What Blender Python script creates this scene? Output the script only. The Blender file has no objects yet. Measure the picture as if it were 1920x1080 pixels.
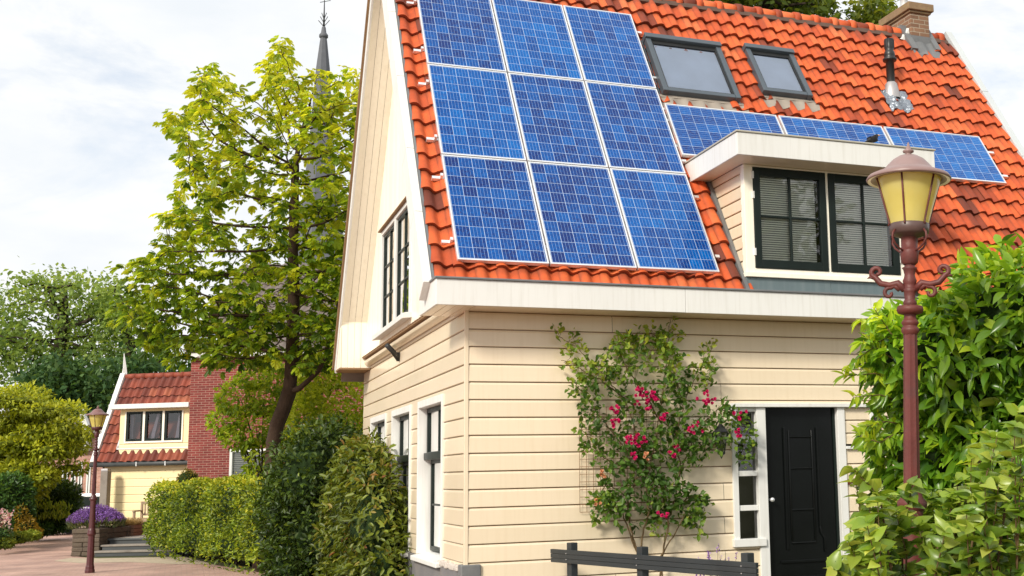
import bpy, math, random
import numpy as np
from mathutils import Vector, Matrix
random.seed(7); RNG = np.random.default_rng(11)
scene = bpy.context.scene
COL = scene.collection
PI = math.pi
GZ = -0.17                                   # street level
# ---------------------------------------------------------------- camera
F, CX, CY = 2203.427, 1255.166, 549.504
CAM = np.array([-2.6821, -12.0713, 1.65])
RM = np.array([[0.9251575, 0.3777686, -0.0370732], [-0.3789537, 0.9135838, -0.1475086], [-0.0218547, 0.1505177, 0.9883657]])
YAW = -0.3921
def at(u, v, d):
    return CAM + RM @ np.array([(u-CX)/F, 1, -(v-CY)/F])*d
def ground(u, v, z=None):
    z = GZ if z is None else z
    r = RM @ np.array([(u-CX)/F, 1, -(v-CY)/F])
    return CAM + r*((z-CAM[2])/r[2])
def onfront(u, v, y=0.0):
    r = RM @ np.array([(u-CX)/F, 1, -(v-CY)/F])
    return CAM + r*((y-CAM[1])/r[1])
cd = bpy.data.cameras.new('camera'); cam = bpy.data.objects.new('camera', cd); COL.objects.link(cam)
cd.sensor_width = 36; cd.lens = F/1920*36; cd.shift_x = (960-CX)/1920; cd.shift_y = (CY-540)/1920
cd.clip_end = 3000
M = Matrix(((RM[0,0], RM[0,2], -RM[0,1], CAM[0]), (RM[1,0], RM[1,2], -RM[1,1], CAM[1]), (RM[2,0], RM[2,2], -RM[2,1], CAM[2]), (0,0,0,1)))
cam.matrix_world = M
scene.camera = cam
scene.view_settings.view_transform = 'Standard'; scene.view_settings.look = 'None'; scene.view_settings.exposure = 0
# ---------------------------------------------------------------- materials
def lin(r, g, b):
    f = lambda c: (c/255/12.92 if c/255 <= .04045 else ((c/255+.055)/1.055)**2.4)
    return (f(r), f(g), f(b), 1)
def nn(nt, t, **kw):
    n = nt.nodes.new(t)
    for k, v in kw.items():
        if k.startswith('i_'):
            n.inputs[k[2:].replace('_', ' ')].default_value = v
        else: setattr(n, k, v)
    return n
def newmat(name):
    m = bpy.data.materials.new(name); m.use_nodes = True
    nt = m.node_tree; nt.nodes.clear()
    out = nt.nodes.new('ShaderNodeOutputMaterial')
    return m, nt, out
def mathn(nt, op, a, b=None, c=None):
    n = nt.nodes.new('ShaderNodeMath'); n.operation = op
    for i, x in enumerate((a, b, c)):
        if x is None: continue
        if isinstance(x, (int, float)): n.inputs[i].default_value = x
        else: nt.links.new(x, n.inputs[i])
    return n.outputs[0]
def mixc(nt, fac, a, b, mode='MIX'):
    n = nt.nodes.new('ShaderNodeMix'); n.data_type = 'RGBA'; n.blend_type = mode
    for i, x in ((0, fac), (6, a), (7, b)):
        if isinstance(x, (int, float)): n.inputs[i].default_value = x
        elif isinstance(x, (tuple, list)): n.inputs[i].default_value = x
        else: nt.links.new(x, n.inputs[i])
    return n.outputs[2]
def noise(nt, vec, scale, detail=4, rough=.55):
    n = nt.nodes.new('ShaderNodeTexNoise'); n.inputs['Scale'].default_value = scale; n.inputs['Detail'].default_value = detail
    n.inputs['Roughness'].default_value = rough
    if vec is not None: nt.links.new(vec, n.inputs['Vector'])
    return n.outputs['Fac']
def ramp(nt, fac, stops):
    n = nt.nodes.new('ShaderNodeValToRGB'); e = n.color_ramp.elements
    while len(e) < len(stops): e.new(.5)
    for k, (p, c) in enumerate(stops): e[k].position = p; e[k].color = c
    nt.links.new(fac, n.inputs[0]); return n.outputs[0]
def coords(nt, sc=(1, 1, 1), kind='Object'):
    t = nt.nodes.new('ShaderNodeTexCoord'); mp = nt.nodes.new('ShaderNodeMapping'); mp.inputs['Scale'].default_value = sc
    nt.links.new(t.outputs[kind], mp.inputs[0]); return mp.outputs[0]
def bump(nt, h, strength, dist=.01):
    b = nt.nodes.new('ShaderNodeBump'); b.inputs['Strength'].default_value = strength; b.inputs['Distance'].default_value = dist
    nt.links.new(h, b.inputs['Height']); return b.outputs[0]
def surf(name, col, rough=.5, var=.12, scale=3, spec=.4, metal=0, coat=0, bmp=.1, bscale=40, streak=0, dirt=None, dirtamt=0, bdist=.004):
    """painted / metal / stone surface with mottling, optional vertical streaks and dirt"""
    m, nt, out = newmat(name); p = nn(nt, 'ShaderNodeBsdfPrincipled')
    v = coords(nt)
    n1 = noise(nt, v, scale, 6)
    c = mixc(nt, n1, tuple(x*(1-var) for x in col[:3])+(1,), tuple(min(1, x*(1+var)) for x in col[:3])+(1,))
    if streak:
        n2 = noise(nt, coords(nt, (9, 9, .5)), 2.2, 5, .6)
        f = mathn(nt, 'MULTIPLY', ramp(nt, n2, [(.48, (0,0,0,1)), (.75, (1,1,1,1))]), streak)
        c = mixc(nt, f, c, dirt or (.25, .22, .16, 1))
    if dirtamt:
        n3 = noise(nt, v, scale*.6, 8, .65)
        f = mathn(nt, 'MULTIPLY', ramp(nt, n3, [(.5, (0,0,0,1)), (.72, (1,1,1,1))]), dirtamt)
        c = mixc(nt, f, c, dirt or (.2, .18, .13, 1))
    nt.links.new(c, p.inputs['Base Color'])
    r = mathn(nt, 'MULTIPLY_ADD', n1, .25, rough-.12); nt.links.new(r, p.inputs['Roughness'])
    p.inputs['Specular IOR Level'].default_value = spec; p.inputs['Metallic'].default_value = metal
    p.inputs['Coat Weight'].default_value = coat; p.inputs['Coat Roughness'].default_value = .12
    if bmp: nt.links.new(bump(nt, noise(nt, v, bscale, 5), bmp, bdist), p.inputs['Normal'])
    nt.links.new(p.outputs[0], out.inputs[0]); return m
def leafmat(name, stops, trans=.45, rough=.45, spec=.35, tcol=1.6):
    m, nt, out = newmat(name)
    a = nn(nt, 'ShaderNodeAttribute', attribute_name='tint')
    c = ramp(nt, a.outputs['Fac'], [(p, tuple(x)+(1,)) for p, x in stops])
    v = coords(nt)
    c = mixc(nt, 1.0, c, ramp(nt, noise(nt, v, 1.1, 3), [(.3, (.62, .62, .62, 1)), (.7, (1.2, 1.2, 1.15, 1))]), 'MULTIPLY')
    p = nn(nt, 'ShaderNodeBsdfPrincipled'); nt.links.new(c, p.inputs['Base Color'])
    p.inputs['Roughness'].default_value = rough; p.inputs['Specular IOR Level'].default_value = spec
    t = nn(nt, 'ShaderNodeBsdfTranslucent')
    tc = mixc(nt, 1.0, c, (tcol*1.15, tcol*1.05, tcol*.5, 1), 'MULTIPLY'); nt.links.new(tc, t.inputs[0])
    mx = nn(nt, 'ShaderNodeMixShader'); mx.inputs[0].default_value = trans
    nt.links.new(p.outputs[0], mx.inputs[1]); nt.links.new(t.outputs[0], mx.inputs[2]); nt.links.new(mx.outputs[0], out.inputs[0])
    return m
def glassmat(name, tint=(.75, .8, .78, 1), refl=1.0, wob=.05):
    m, nt, out = newmat(name)
    fr = nn(nt, 'ShaderNodeFresnel'); fr.inputs[0].default_value = 1.62
    g = nn(nt, 'ShaderNodeBsdfGlossy'); g.inputs['Roughness'].default_value = .02; g.inputs[0].default_value = (refl, refl, refl, 1)
    nt.links.new(bump(nt, noise(nt, coords(nt), 2.3, 2), wob, .02), g.inputs['Normal'])
    t = nn(nt, 'ShaderNodeBsdfTransparent'); t.inputs[0].default_value = tint
    mx = nn(nt, 'ShaderNodeMixShader')
    f2 = mathn(nt, 'MULTIPLY_ADD', fr.outputs[0], 1.0, .03); nt.links.new(f2, mx.inputs[0])
    nt.links.new(t.outputs[0], mx.inputs[1]); nt.links.new(g.outputs[0], mx.inputs[2]); nt.links.new(mx.outputs[0], out.inputs[0])
    return m
def brickmat(name, c1, c2, mortar, bw=.22, bh=.065, ms=.012, scale=1, dirt=.25):
    m, nt, out = newmat(name); p = nn(nt, 'ShaderNodeBsdfPrincipled')
    t = nt.nodes.new('ShaderNodeTexCoord')
    # map so that bricks follow x/z on walls facing y and y/z on walls facing x
    sep = nn(nt, 'ShaderNodeSeparateXYZ'); nt.links.new(t.outputs['Object'], sep.inputs[0])
    cmb = nn(nt, 'ShaderNodeCombineXYZ'); nt.links.new(mathn(nt, 'ADD', sep.outputs[0], sep.outputs[1]), cmb.inputs[0]); nt.links.new(sep.outputs[2], cmb.inputs[1])
    b = nn(nt, 'ShaderNodeTexBrick'); nt.links.new(cmb.outputs[0], b.inputs['Vector'])
    b.inputs['Scale'].default_value = 1; b.inputs['Brick Width'].default_value = bw; b.inputs['Row Height'].default_value = bh
    b.inputs['Mortar Size'].default_value = ms*.5; b.inputs['Mortar Smooth'].default_value = .3; b.inputs['Bias'].default_value = 0
    b.inputs['Color1'].default_value = c1; b.inputs['Color2'].default_value = c2; b.inputs['Mortar'].default_value = mortar
    n = noise(nt, t.outputs['Object'], 1.7, 7, .65)
    c = mixc(nt, 1.0, b.outputs['Color'], ramp(nt, n, [(.3, (1-dirt,)*3+(1,)), (.7, (1+dirt*.6,)*3+(1,))]), 'MULTIPLY')
    nt.links.new(c, p.inputs['Base Color']); p.inputs['Roughness'].default_value = .85
    h = mathn(nt, 'SUBTRACT', 1.0, b.outputs['Fac'])
    nt.links.new(bump(nt, h, .6, .01), p.inputs['Normal']); nt.links.new(p.outputs[0], out.inputs[0]); return m

MT = {}
MT['cream'] = surf('cream_gloss_paint', (.765, .645, .48, 1), .34, .05, .9, .5, coat=.35, bmp=.05, bscale=9, streak=.13, dirt=(.50, .36, .18, 1), bdist=.01)
MT['cream_pale'] = surf('pale_cream_paint', (.92, .87, .75, 1), .38, .05, 1.2, .5, coat=.25, bmp=.05, bscale=9, streak=.16, dirt=(.5, .42, .28, 1))
MT['white'] = surf('white_paint', (.70, .70, .68, 1), .42, .07, 1.5, .4, bmp=.06, bscale=15, streak=.26, dirt=(.40, .37, .30, 1))
MT['brown_edge'] = surf('weathered_brown_wood', (.26, .16, .085, 1), .7, .35, 9, .2, bmp=.3, bscale=30)
MT['lead'] = surf('lead_grey', (.16, .165, .17, 1), .5, .25, 4, .4, metal=.2, bmp=.2, bscale=12, dirt=(.3, .3, .28, 1), dirtamt=.4)
MT['zinc'] = surf('blue_grey_zinc', (.16, .21, .225, 1), .42, .14, 2, .5, metal=.35, bmp=.12, bscale=5, streak=.25, dirt=(.33, .36, .36, 1), bdist=.01)
MT['plinth'] = surf('grey_render', (.17, .165, .17, 1), .8, .25, 2.5, .2, bmp=.3, bscale=30, dirtamt=.5, dirt=(.28, .25, .22, 1))
MT['green_black'] = surf('dark_green_gloss', (.008, .014, .012, 1), .4, .3, 3, .25, coat=0, bmp=.03, bscale=14)
MT['door_black'] = surf('black_gloss', (.004, .005, .005, 1), .22, .2, 2, .22, coat=0, bmp=.03, bscale=5)
MT['black_metal'] = surf('black_metal', (.02, .021, .022, 1), .42, .3, 5, .45, bmp=.1, bscale=30)
MT['dark_fence'] = surf('anthracite_paint', (.022, .027, .03, 1), .5, .3, 4, .4, bmp=.15, bscale=25, dirtamt=.3, dirt=(.06, .065, .06, 1))
MT['alu'] = surf('white_aluminium', (.80, .81, .82, 1), .38, .06, 5, .5, metal=.6, bmp=0)
MT['alu_grey'] = surf('grey_aluminium', (.42, .40, .40, 1), .4, .1, 5, .5, metal=.6, bmp=0)
MT['sky_frame'] = surf('grey_blue_cladding', (.085, .105, .125, 1), .42, .12, 4, .5, metal=.3, bmp=.03)
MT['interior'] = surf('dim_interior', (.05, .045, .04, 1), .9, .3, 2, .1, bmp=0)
MT['blind'] = surf('white_slats', (.90, .89, .83, 1), .5, .03, 5, .3, bmp=0)
MT['glass'] = glassmat('window_glass', (.92, .95, .92, 1))
MT['sky_glass'] = glassmat('roof_glass', (.85, .9, .95, 1), 1.0, .1)
MT['curtain'] = surf('sky_reflection_tone', (.66, .70, .78, 1), .8, .15, 3, .2, bmp=0)  # pale tone standing in for sky reflected in the roof panes
MT['chim_brick'] = brickmat('chimney_brick', (.16, .085, .05, 1), (.24, .13, .075, 1), (.33, .27, .2, 1), .21, .07, .014)
MT['stone_cap'] = surf('mossy_cap', (.24, .16, .095, 1), .9, .35, 8, .2, bmp=.5, bscale=35, dirtamt=.7, dirt=(.33, .27, .10, 1))
MT['red_brick'] = brickmat('red_brick', (.15, .020, .018, 1), (.25, .042, .034, 1), (.40, .24, .19, 1), .21, .063, .013)
MT['pink_brick'] = brickmat('pink_brick', (.36, .16, .12, 1), (.48, .25, .19, 1), (.46, .36, .30, 1), .22, .075, .016)
MT['rust_red'] = surf('oxide_red_paint', (.115, .027, .022, 1), .52, .3, 9, .4, bmp=.45, bscale=60, dirtamt=.75, dirt=(.06, .03, .03, 1))
MT['lamp_roof'] = surf('faded_pink_enamel', (.25, .165, .155, 1), .42, .15, 6, .5, bmp=.1, bscale=40, dirtamt=.35, dirt=(.16, .08, .075, 1))
MT['lamp_red_dark'] = surf('dark_red_paint', (.075, .018, .02, 1), .4, .3, 8, .5, bmp=.2, bscale=50)
MT['bark'] = surf('bark', (.060, .038, .027, 1), .9, .45, 12, .15, bmp=.9, bscale=45, bdist=.02)
MT['bark_dark'] = surf('dark_bark', (.045, .034, .025, 1), .9, .4, 10, .15, bmp=.6, bscale=30, bdist=.02)
MT['cane'] = surf('green_brown_cane', (.13, .085, .04, 1), .7, .4, 12, .2, bmp=.2)
MT['stone'] = surf('old_stone', (.115, .09, .07, 1), .92, .45, 6, .15, bmp=.9, bscale=14, dirtamt=.6, dirt=(.10, .085, .05, 1), bdist=.03)
MT['step_dark'] = surf('wet_bluestone', (.055, .06, .062, 1), .5, .3, 4, .4, bmp=.2)
MT['step_pale'] = surf('pale_stone', (.42, .38, .33, 1), .8, .15, 4, .2, bmp=.2)
MT['teak'] = surf('grey_teak', (.34, .25, .17, 1), .75, .25, 7, .2, bmp=.3, bscale=30)
MT['concrete'] = surf('old_concrete', (.26, .23, .20, 1), .9, .3, 3, .15, bmp=.4, dirtamt=.6, dirt=(.12, .10, .09, 1))
MT['yellow_board'] = surf('yellow_boards', (.86, .72, .42, 1), .5, .05, 2, .4, bmp=.08, bscale=12, streak=.12, dirt=(.6, .45, .2, 1))
MT['grey_tile'] = surf('grey_brown_tiles', (.155, .125, .11, 1), .7, .3, 5, .35, bmp=.4, bscale=20)
MT['slate'] = surf('slate', (.10, .105, .12, 1), .6, .25, 3, .4, bmp=.4, bscale=10)
MT['church_brick'] = brickmat('church_brick', (.16, .13, .12, 1), (.2, .16, .14, 1), (.25, .22, .2, 1))
MT['terracotta'] = surf('worn_terracotta', (.22, .12, .08, 1), .9, .35, 6, .15, bmp=.5, bscale=20)
MT['van_white'] = surf('white_car_paint', (.80, .81, .82, 1), .25, .03, 1, .5, coat=.8, bmp=0)
MT['soil'] = surf('soil', (.075, .055, .04, 1), .95, .4, 6, .1, bmp=.8, bscale=30, bdist=.03)
MT['bird'] = surf('black_plumage', (.012, .011, .011, 1), .55, .4, 30, .3, bmp=.3, bscale=90)
MT['beak'] = surf('orange_beak', (.7, .3, .03, 1), .4, .1, 5, .4, bmp=0)
MT['silver'] = surf('crumpled_foil', (.30, .33, .37, 1), .3, .2, 6, .5, metal=.8, bmp=.8, bscale=18, bdist=.03)
MT['mortar'] = surf('lime_mortar', (.55, .50, .45, 1), .9, .3, 14, .15, bmp=.9, bscale=30, bdist=.02)
# ---------------------------------------------------------------- scene-graph helpers
ROOT = {}
def thing(name, label, cat, loc=(0, 0, 0), rotz=0, group=None, world=True):
    o = bpy.data.objects.new(name, None); COL.objects.link(o); o.location = loc; o.rotation_euler = (0, 0, rotz)
    o.empty_display_size = .2
    o['label'] = label; o['category'] = cat
    if group: o['group'] = group
    ROOT[o] = (np.array(loc, float) if world else np.zeros(3)); return o
def tag(o, label, cat, group=None):
    o['label'] = label; o['category'] = cat
    if group: o['group'] = group
    return o
def link(name, me, mat, parent=None, kind=None):
    o = bpy.data.objects.new(name, me); COL.objects.link(o)
    if mat: me.materials.append(mat)
    if parent is not None:
        o.parent = parent; ROOT[o] = ROOT[parent]
    else: ROOT[o] = np.zeros(3)
    if kind: o['kind'] = kind
    return o
def copy_tree(o, parent=None):
    c = o.copy(); COL.objects.link(c); c.parent = parent
    for ch in list(o.children): copy_tree(ch, c)
    return c
class MB:
    def __init__(s): s.v = []; s.f = []; s.t = []; s.tint = 0.5; s.sm = []
    def add(s, vs, fs, smooth=False):
        b = len(s.v); s.v += [tuple(map(float, x)) for x in vs]
        for f in fs: s.f.append([b+i for i in f]); s.t.append(s.tint); s.sm.append(smooth)
        return s
    def box(s, x0, x1, y0, y1, z0, z1):
        if x0 > x1: x0, x1 = x1, x0
        if y0 > y1: y0, y1 = y1, y0
        if z0 > z1: z0, z1 = z1, z0
        vs = [(x0,y0,z0),(x1,y0,z0),(x1,y1,z0),(x0,y1,z0),(x0,y0,z1),(x1,y0,z1),(x1,y1,z1),(x0,y1,z1)]
        return s.add(vs, [(0,3,2,1),(4,5,6,7),(0,1,5,4),(1,2,6,5),(2,3,7,6),(3,0,4,7)])
    def hexa(s, vs): return s.add(vs, [(0,3,2,1),(4,5,6,7),(0,1,5,4),(1,2,6,5),(2,3,7,6),(3,0,4,7)])
    def quad(s, a, b, c, d): return s.add([a, b, c, d], [(0, 1, 2, 3)])
    def prism(s, poly, ext):
        n = len(poly); e = np.array(ext, float)
        vs = [np.array(q, float) for q in poly]; vs = vs+[q+e for q in vs]
        fs = [tuple(range(n-1, -1, -1)), tuple(range(n, 2*n))]+[(i, (i+1) % n, n+(i+1) % n, n+i) for i in range(n)]
        return s.add(vs, fs)
    def tube(s, pts, r, n=8, caps=True, smooth=True):
        pts = [np.array(q, float) for q in pts]; m = len(pts)
        if isinstance(r, (int, float)): r = [r]*m
        vs = []; prev = None
        for i, q in enumerate(pts):
            d = pts[min(i+1, m-1)]-pts[max(i-1, 0)]; d = d/(np.linalg.norm(d)+1e-9)
            if prev is None:
                a = np.array([1., 0, 0]) if abs(d[0]) < .9 else np.array([0, 1., 0])
            else: a = prev
            a = a-d*(a@d); a /= np.linalg.norm(a)+1e-9; prev = a; b = np.cross(d, a)
            for k in range(n):
                t = 2*PI*k/n; vs.append(q+(a*math.cos(t)+b*math.sin(t))*r[i])
        fs = [(i*n+k, i*n+(k+1) % n, (i+1)*n+(k+1) % n, (i+1)*n+k) for i in range(m-1) for k in range(n)]
        if caps: fs += [tuple(range(n-1, -1, -1)), tuple((m-1)*n+k for k in range(n))]
        return s.add(vs, fs, smooth)
    def lathe(s, prof, c=(0, 0, 0), n=24, flute=0, smooth=True):
        vs = []; m = len(prof)
        for (r, z) in prof:
            for k in range(n):
                t = 2*PI*k/n; rr = r*(1+(flute if k % 2 else 0)); vs.append((c[0]+rr*math.cos(t), c[1]+rr*math.sin(t), c[2]+z))
        fs = [(i*n+k, i*n+(k+1) % n, (i+1)*n+(k+1) % n, (i+1)*n+k) for i in range(m-1) for k in range(n)]
        return s.add(vs, fs, smooth)
    def build(s, name, mat, parent=None, kind=None, bevel=0, seg=2, ang=40):
        me = bpy.data.meshes.new(name)
        v = np.array(s.v, float)
        if parent is not None: v = v-ROOT[parent]
        me.from_pydata(v.tolist(), [], s.f)
        me.polygons.foreach_set('use_smooth', s.sm)
        a = me.attributes.new('tint', 'FLOAT', 'FACE'); a.data.foreach_set('value', s.t)
        me.update()
        o = link(name, me, mat, parent, kind)
        if bevel:
            b = o.modifiers.new('bevel', 'BEVEL'); b.width = bevel; b.segments = seg; b.limit_method = 'ANGLE'; b.angle_limit = math.radians(ang)
        return o
def npmesh(name, V, Fq, mat, parent=None, tint=None, smooth=True, kind=None, darkening=None):
    """quads from numpy arrays"""
    V = np.asarray(V, np.float32)
    if parent is not None: V = V-ROOT[parent].astype(np.float32)
    Fq = np.asarray(Fq, np.int32); k = Fq.shape[1]
    me = bpy.data.meshes.new(name); me.vertices.add(len(V)); me.vertices.foreach_set('co', V.ravel())
    me.loops.add(Fq.size); me.loops.foreach_set('vertex_index', Fq.ravel())
    me.polygons.add(len(Fq)); me.polygons.foreach_set('loop_start', np.arange(0, Fq.size, k, dtype=np.int32))
    me.polygons.foreach_set('use_smooth', np.full(len(Fq), smooth))
    if tint is not None:
        a = me.attributes.new('tint', 'FLOAT', 'FACE'); a.data.foreach_set('value', np.asarray(tint, np.float32))
    if darkening is not None:
        a = me.attributes.new('darkening', 'FLOAT', 'POINT'); a.data.foreach_set('value', np.asarray(darkening, np.float32))
    me.update(calc_edges=True); me.validate()
    return link(name, me, mat, parent, kind)
# leaf templates: (along, across, lift)
T_OVATE = (np.array([(0,0,0),(.3,.42,.10),(.72,.34,.08),(1,0,-.10),(.72,-.34,.08),(.3,-.42,.10),(.5,0,.0)]), np.array([(0,1,2,6),(6,2,3,3),(6,3,3,4),(0,6,4,5)]))
T_OVATE = (np.array([(0,0,0),(.32,.44,.12),(.72,.32,.06),(1,0,-.12),(.72,-.32,.06),(.32,-.44,.12)]), np.array([(0,1,2,3),(0,3,4,5)]))
T_LONG = (np.array([(0,0,0),(.3,.36,.10),(.7,.36,.05),(1,0,-.16),(.7,-.36,.05),(.3,-.36,.10)]), np.array([(0,1,2,3),(0,3,4,5)]))
T_OBOV = (np.array([(0,0,0),(.45,.30,.05),(.8,.42,-.02),(1,0,-.14),(.8,-.42,-.02),(.45,-.30,.05)]), np.array([(0,1,2,3),(0,3,4,5)]))
T_RHOMB = (np.array([(0,0,0),(.5,.5,.08),(1,0,0),(.5,-.5,.08)]), np.array([(0,1,2,3)]))
def leaf_template(stations, fold, droop, wave=0):
    V = []; Fc = []
    for i, (a, w) in enumerate(stations):
        z = -droop*a*a; wv = wave*math.sin(a*9)
        V += [(a, w, z+fold*w+wv), (a, 0, z), (a, -w, z+fold*w-wv)]
        if i: b = 3*i; Fc += [(b-3, b, b+1, b-2), (b-2, b+1, b+2, b-1)]
    return np.array(V), np.array(Fc)
T_HEART2 = leaf_template([(0, .02), (-.04, .20), (.04, .38), (.22, .48), (.42, .43), (.62, .31), (.80, .16), (.92, .06), (1.02, .005)], .30, .20, .015)
T_LAUREL = leaf_template([(0, .02), (.12, .19), (.30, .36), (.52, .42), (.72, .35), (.88, .18), (.96, .08), (1.02, .005)], .28, .24, .01)
def unit(a): return a/(np.linalg.norm(a, axis=-1, keepdims=True)+1e-9)
def leaves(name, pos, axis, nrm, L, W, tint, mat, parent, T=T_OVATE, kind=None):
    axis = unit(axis); side = unit(np.cross(nrm, axis)); up = np.cross(axis, side)
    tv, tf = T; n = len(pos); L = np.broadcast_to(L, n); W = np.broadcast_to(W, n)
    V = (pos[:, None, :]+axis[:, None, :]*(tv[None, :, 0, None]*L[:, None, None])+side[:, None, :]*(tv[None, :, 1, None]*W[:, None, None])
         + up[:, None, :]*(tv[None, :, 2, None]*L[:, None, None]))
    Fq = (tf[None]+(np.arange(n)*len(tv))[:, None, None]).reshape(-1, 4)
    return npmesh(name, V.reshape(-1, 3), Fq, mat, parent, np.repeat(tint, len(tf)), True, kind)
def rvec(n): return unit(RNG.normal(size=(n, 3)))
def ellip_points(ells, n, shell=(.82, 1.03), cut=.85):
    """points in the outer shell of a union of ellipsoids (cx,cy,cz,rx,ry,rz), with outward normals"""
    E = np.array(ells, float); w = (E[:,3]*E[:,4]*E[:,5])**(2/3); w /= w.sum(); P = []; N = []; got = 0
    while got < n:
        k = RNG.choice(len(E), size=n, p=w); d = rvec(n); r = RNG.uniform(*shell, size=(n, 1))
        q = E[k, :3]+d*E[k, 3:]*r; nr = unit(d/E[k, 3:])
        inside = np.zeros(n, bool)
        for j in range(len(E)):
            inside |= (((q-E[j, :3])/E[j, 3:])**2).sum(1) < cut*cut*.8
        ok = ~inside; P.append(q[ok]); N.append(nr[ok]); got += ok.sum()
    return np.concatenate(P)[:n], np.concatenate(N)[:n]
def core_mesh(name, ells, scale, mat, parent, jitter=.12):
    mb = MB()
    for e in ells:
        nu, nv = 18, 10; vs = []
        for i in range(nv+1):
            ph = PI*i/nv
            for k in range(nu):
                t = 2*PI*k/nu; j = scale*(1+random.uniform(-jitter, jitter))
                vs.append((e[0]+e[3]*j*math.sin(ph)*math.cos(t), e[1]+e[4]*j*math.sin(ph)*math.sin(t), e[2]+e[5]*j*math.cos(ph)))
        mb.add(vs, [(i*nu+k, (i+1)*nu+k, (i+1)*nu+(k+1) % nu, i*nu+(k+1) % nu) for i in range(nv) for k in range(nu)], True)
    return mb.build(name, mat, parent)
def bush(root, ells, n, L, asp, mat, T=T_OVATE, up=.5, droop=0.0, core=.8, coremat=None, jit=.9, tintbias=0, shell=(.8, 1.05), name='foliage', zmin=None):
    P, N = ellip_points(ells, n, shell)
    if zmin is not None:
        ok = P[:, 2] > zmin; P = P[ok]; N = N[ok]
    m = len(P)
    axis = N*.7+RNG.normal(size=(m, 3))*jit*.6; axis[:, 2] -= droop
    nr = N*.6+np.array([0, 0, up])+RNG.normal(size=(m, 3))*.45
    LL = L*RNG.uniform(.65, 1.25, m)
    zz = (P[:, 2]-P[:, 2].min())/(np.ptp(P[:, 2])+1e-6)
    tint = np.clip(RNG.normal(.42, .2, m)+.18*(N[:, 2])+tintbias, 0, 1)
    o = leaves(name, P, axis, nr, LL, LL*asp, tint, mat, root, T)
    if core: core_mesh('shade_core', ells, core, coremat or MT['leaf_core'], root)
    return o
MT['leaf_core'] = surf('deep_shade_leaves', (.018, .034, .010, 1), .9, .6, 14, .1, bmp=.6, bscale=25, bdist=.05)  # dark solid cores stand in for the shade inside foliage
# ---- space colonisation tree
def colonise(att, trunk, step=.25, di=1.6, dk=.35, iters=120, grav=0.0):
    nodes = [np.array(t, float) for t in trunk]; par = [i-1 for i in range(len(trunk))]
    A = np.array(att, float); alive = np.ones(len(A), bool)
    for it in range(iters):
        Nn = np.array(nodes); a = A[alive]
        if len(a) == 0: break
        d2 = ((a[:, None]-Nn[None])**2).sum(2); j = d2.argmin(1); dm = np.sqrt(d2[np.arange(len(a)), j])
        grown = False; use = dm < di
        if not use.any(): use = dm <= dm.min()+1e-6
        for k in np.unique(j[use]):
            sel = (j == k) & use; dv = unit(a[sel]-Nn[k]).sum(0)+RNG.normal(size=3)*.25; dv[2] += grav
            nd = Nn[k]+step*dv/(np.linalg.norm(dv)+1e-9)
            nodes.append(nd); par.append(int(k)); grown = True
        Nn = np.array(nodes[len(Nn):]) if grown else Nn
        d2 = ((A[:, None]-Nn[None])**2).sum(2).min(1); alive &= d2 > dk*dk
        if len(nodes) > 5200: break
    return np.array(nodes), np.array(par)
def branch_radii(par, tip=.008, p=2.4, rmax=None):
    n = len(par); acc = np.zeros(n); ch = np.zeros(n, int)
    for i in range(n-1, -1, -1):
        if acc[i] == 0: acc[i] = tip**p
        if par[i] >= 0: acc[par[i]] += acc[i]; ch[par[i]] += 1
    r = acc**(1/p)
    if rmax: r = r*(rmax/r[0]) if False else tip+(r-tip)*((rmax-tip)/max(1e-6, r[0]-tip))
    return r, ch
def branch_mesh(name, nodes, par, r, mat, parent, rmin=0.0, nseg=6):
    V = []; Fq = []; b = 0
    for i in range(len(par)):
        q = par[i]
        if q < 0 or r[i] < rmin: continue
        a, c = nodes[q], nodes[i]; d = c-a; L = np.linalg.norm(d)
        if L < 1e-6: continue
        d /= L; u = np.cross(d, [.3, .2, .93]); u /= np.linalg.norm(u)+1e-9; w = np.cross(d, u)
        n = nseg if r[i] > .02 else 4
        ra = min(r[q], r[i]*1.25); t = np.arange(n)*2*PI/n
        ring = np.cos(t)[:, None]*u+np.sin(t)[:, None]*w
        V.append(a-d*r[i]*.3+ring*ra); V.append(c+d*r[i]*.3+ring*r[i])
        k = np.arange(n); Fq.append(np.stack([b+k, b+(k+1) % n, b+n+(k+1) % n, b+n+k], 1)); b += 2*n
    return npmesh(name, np.concatenate(V), np.concatenate(Fq), mat, parent)
# ---------------------------------------------------------------- world and sun
SUN = np.array([-.66, -.53, .53]); SUN = SUN/np.linalg.norm(SUN)
el = math.asin(SUN[2]); azr = math.atan2(SUN[0], SUN[1])
w = bpy.data.worlds.new('World'); scene.world = w; w.use_nodes = True; nt = w.node_tree; nt.nodes.clear()
wo = nn(nt, 'ShaderNodeOutputWorld'); bg = nn(nt, 'ShaderNodeBackground'); bg.inputs[1].default_value = .1
sky = nn(nt, 'ShaderNodeTexSky', sky_type='NISHITA'); sky.sun_disc = False; sky.sun_elevation = el; sky.sun_rotation = azr
tc = nn(nt, 'ShaderNodeTexCoord'); mp = nn(nt, 'ShaderNodeMapping'); mp.inputs['Scale'].default_value = (1.6, 1.6, 4.2); mp.inputs['Location'].default_value = (.4, .2, .35)
nt.links.new(tc.outputs['Generated'], mp.inputs[0])
wn = noise(nt, mp.outputs[0], 2.1, 8, .6); wn.node.inputs['Distortion'].default_value = .5
dn = nn(nt, 'ShaderNodeVectorMath', operation='DOT_PRODUCT'); nt.links.new(tc.outputs['Generated'], dn.inputs[0]); dn.inputs[1].default_value = tuple(SUN)
glow = mathn(nt, 'POWER', mathn(nt, 'MAXIMUM', dn.outputs['Value'], 0.0), 2.2)
cb = mathn(nt, 'MULTIPLY_ADD', glow, 2.0, 10.6)
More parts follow.
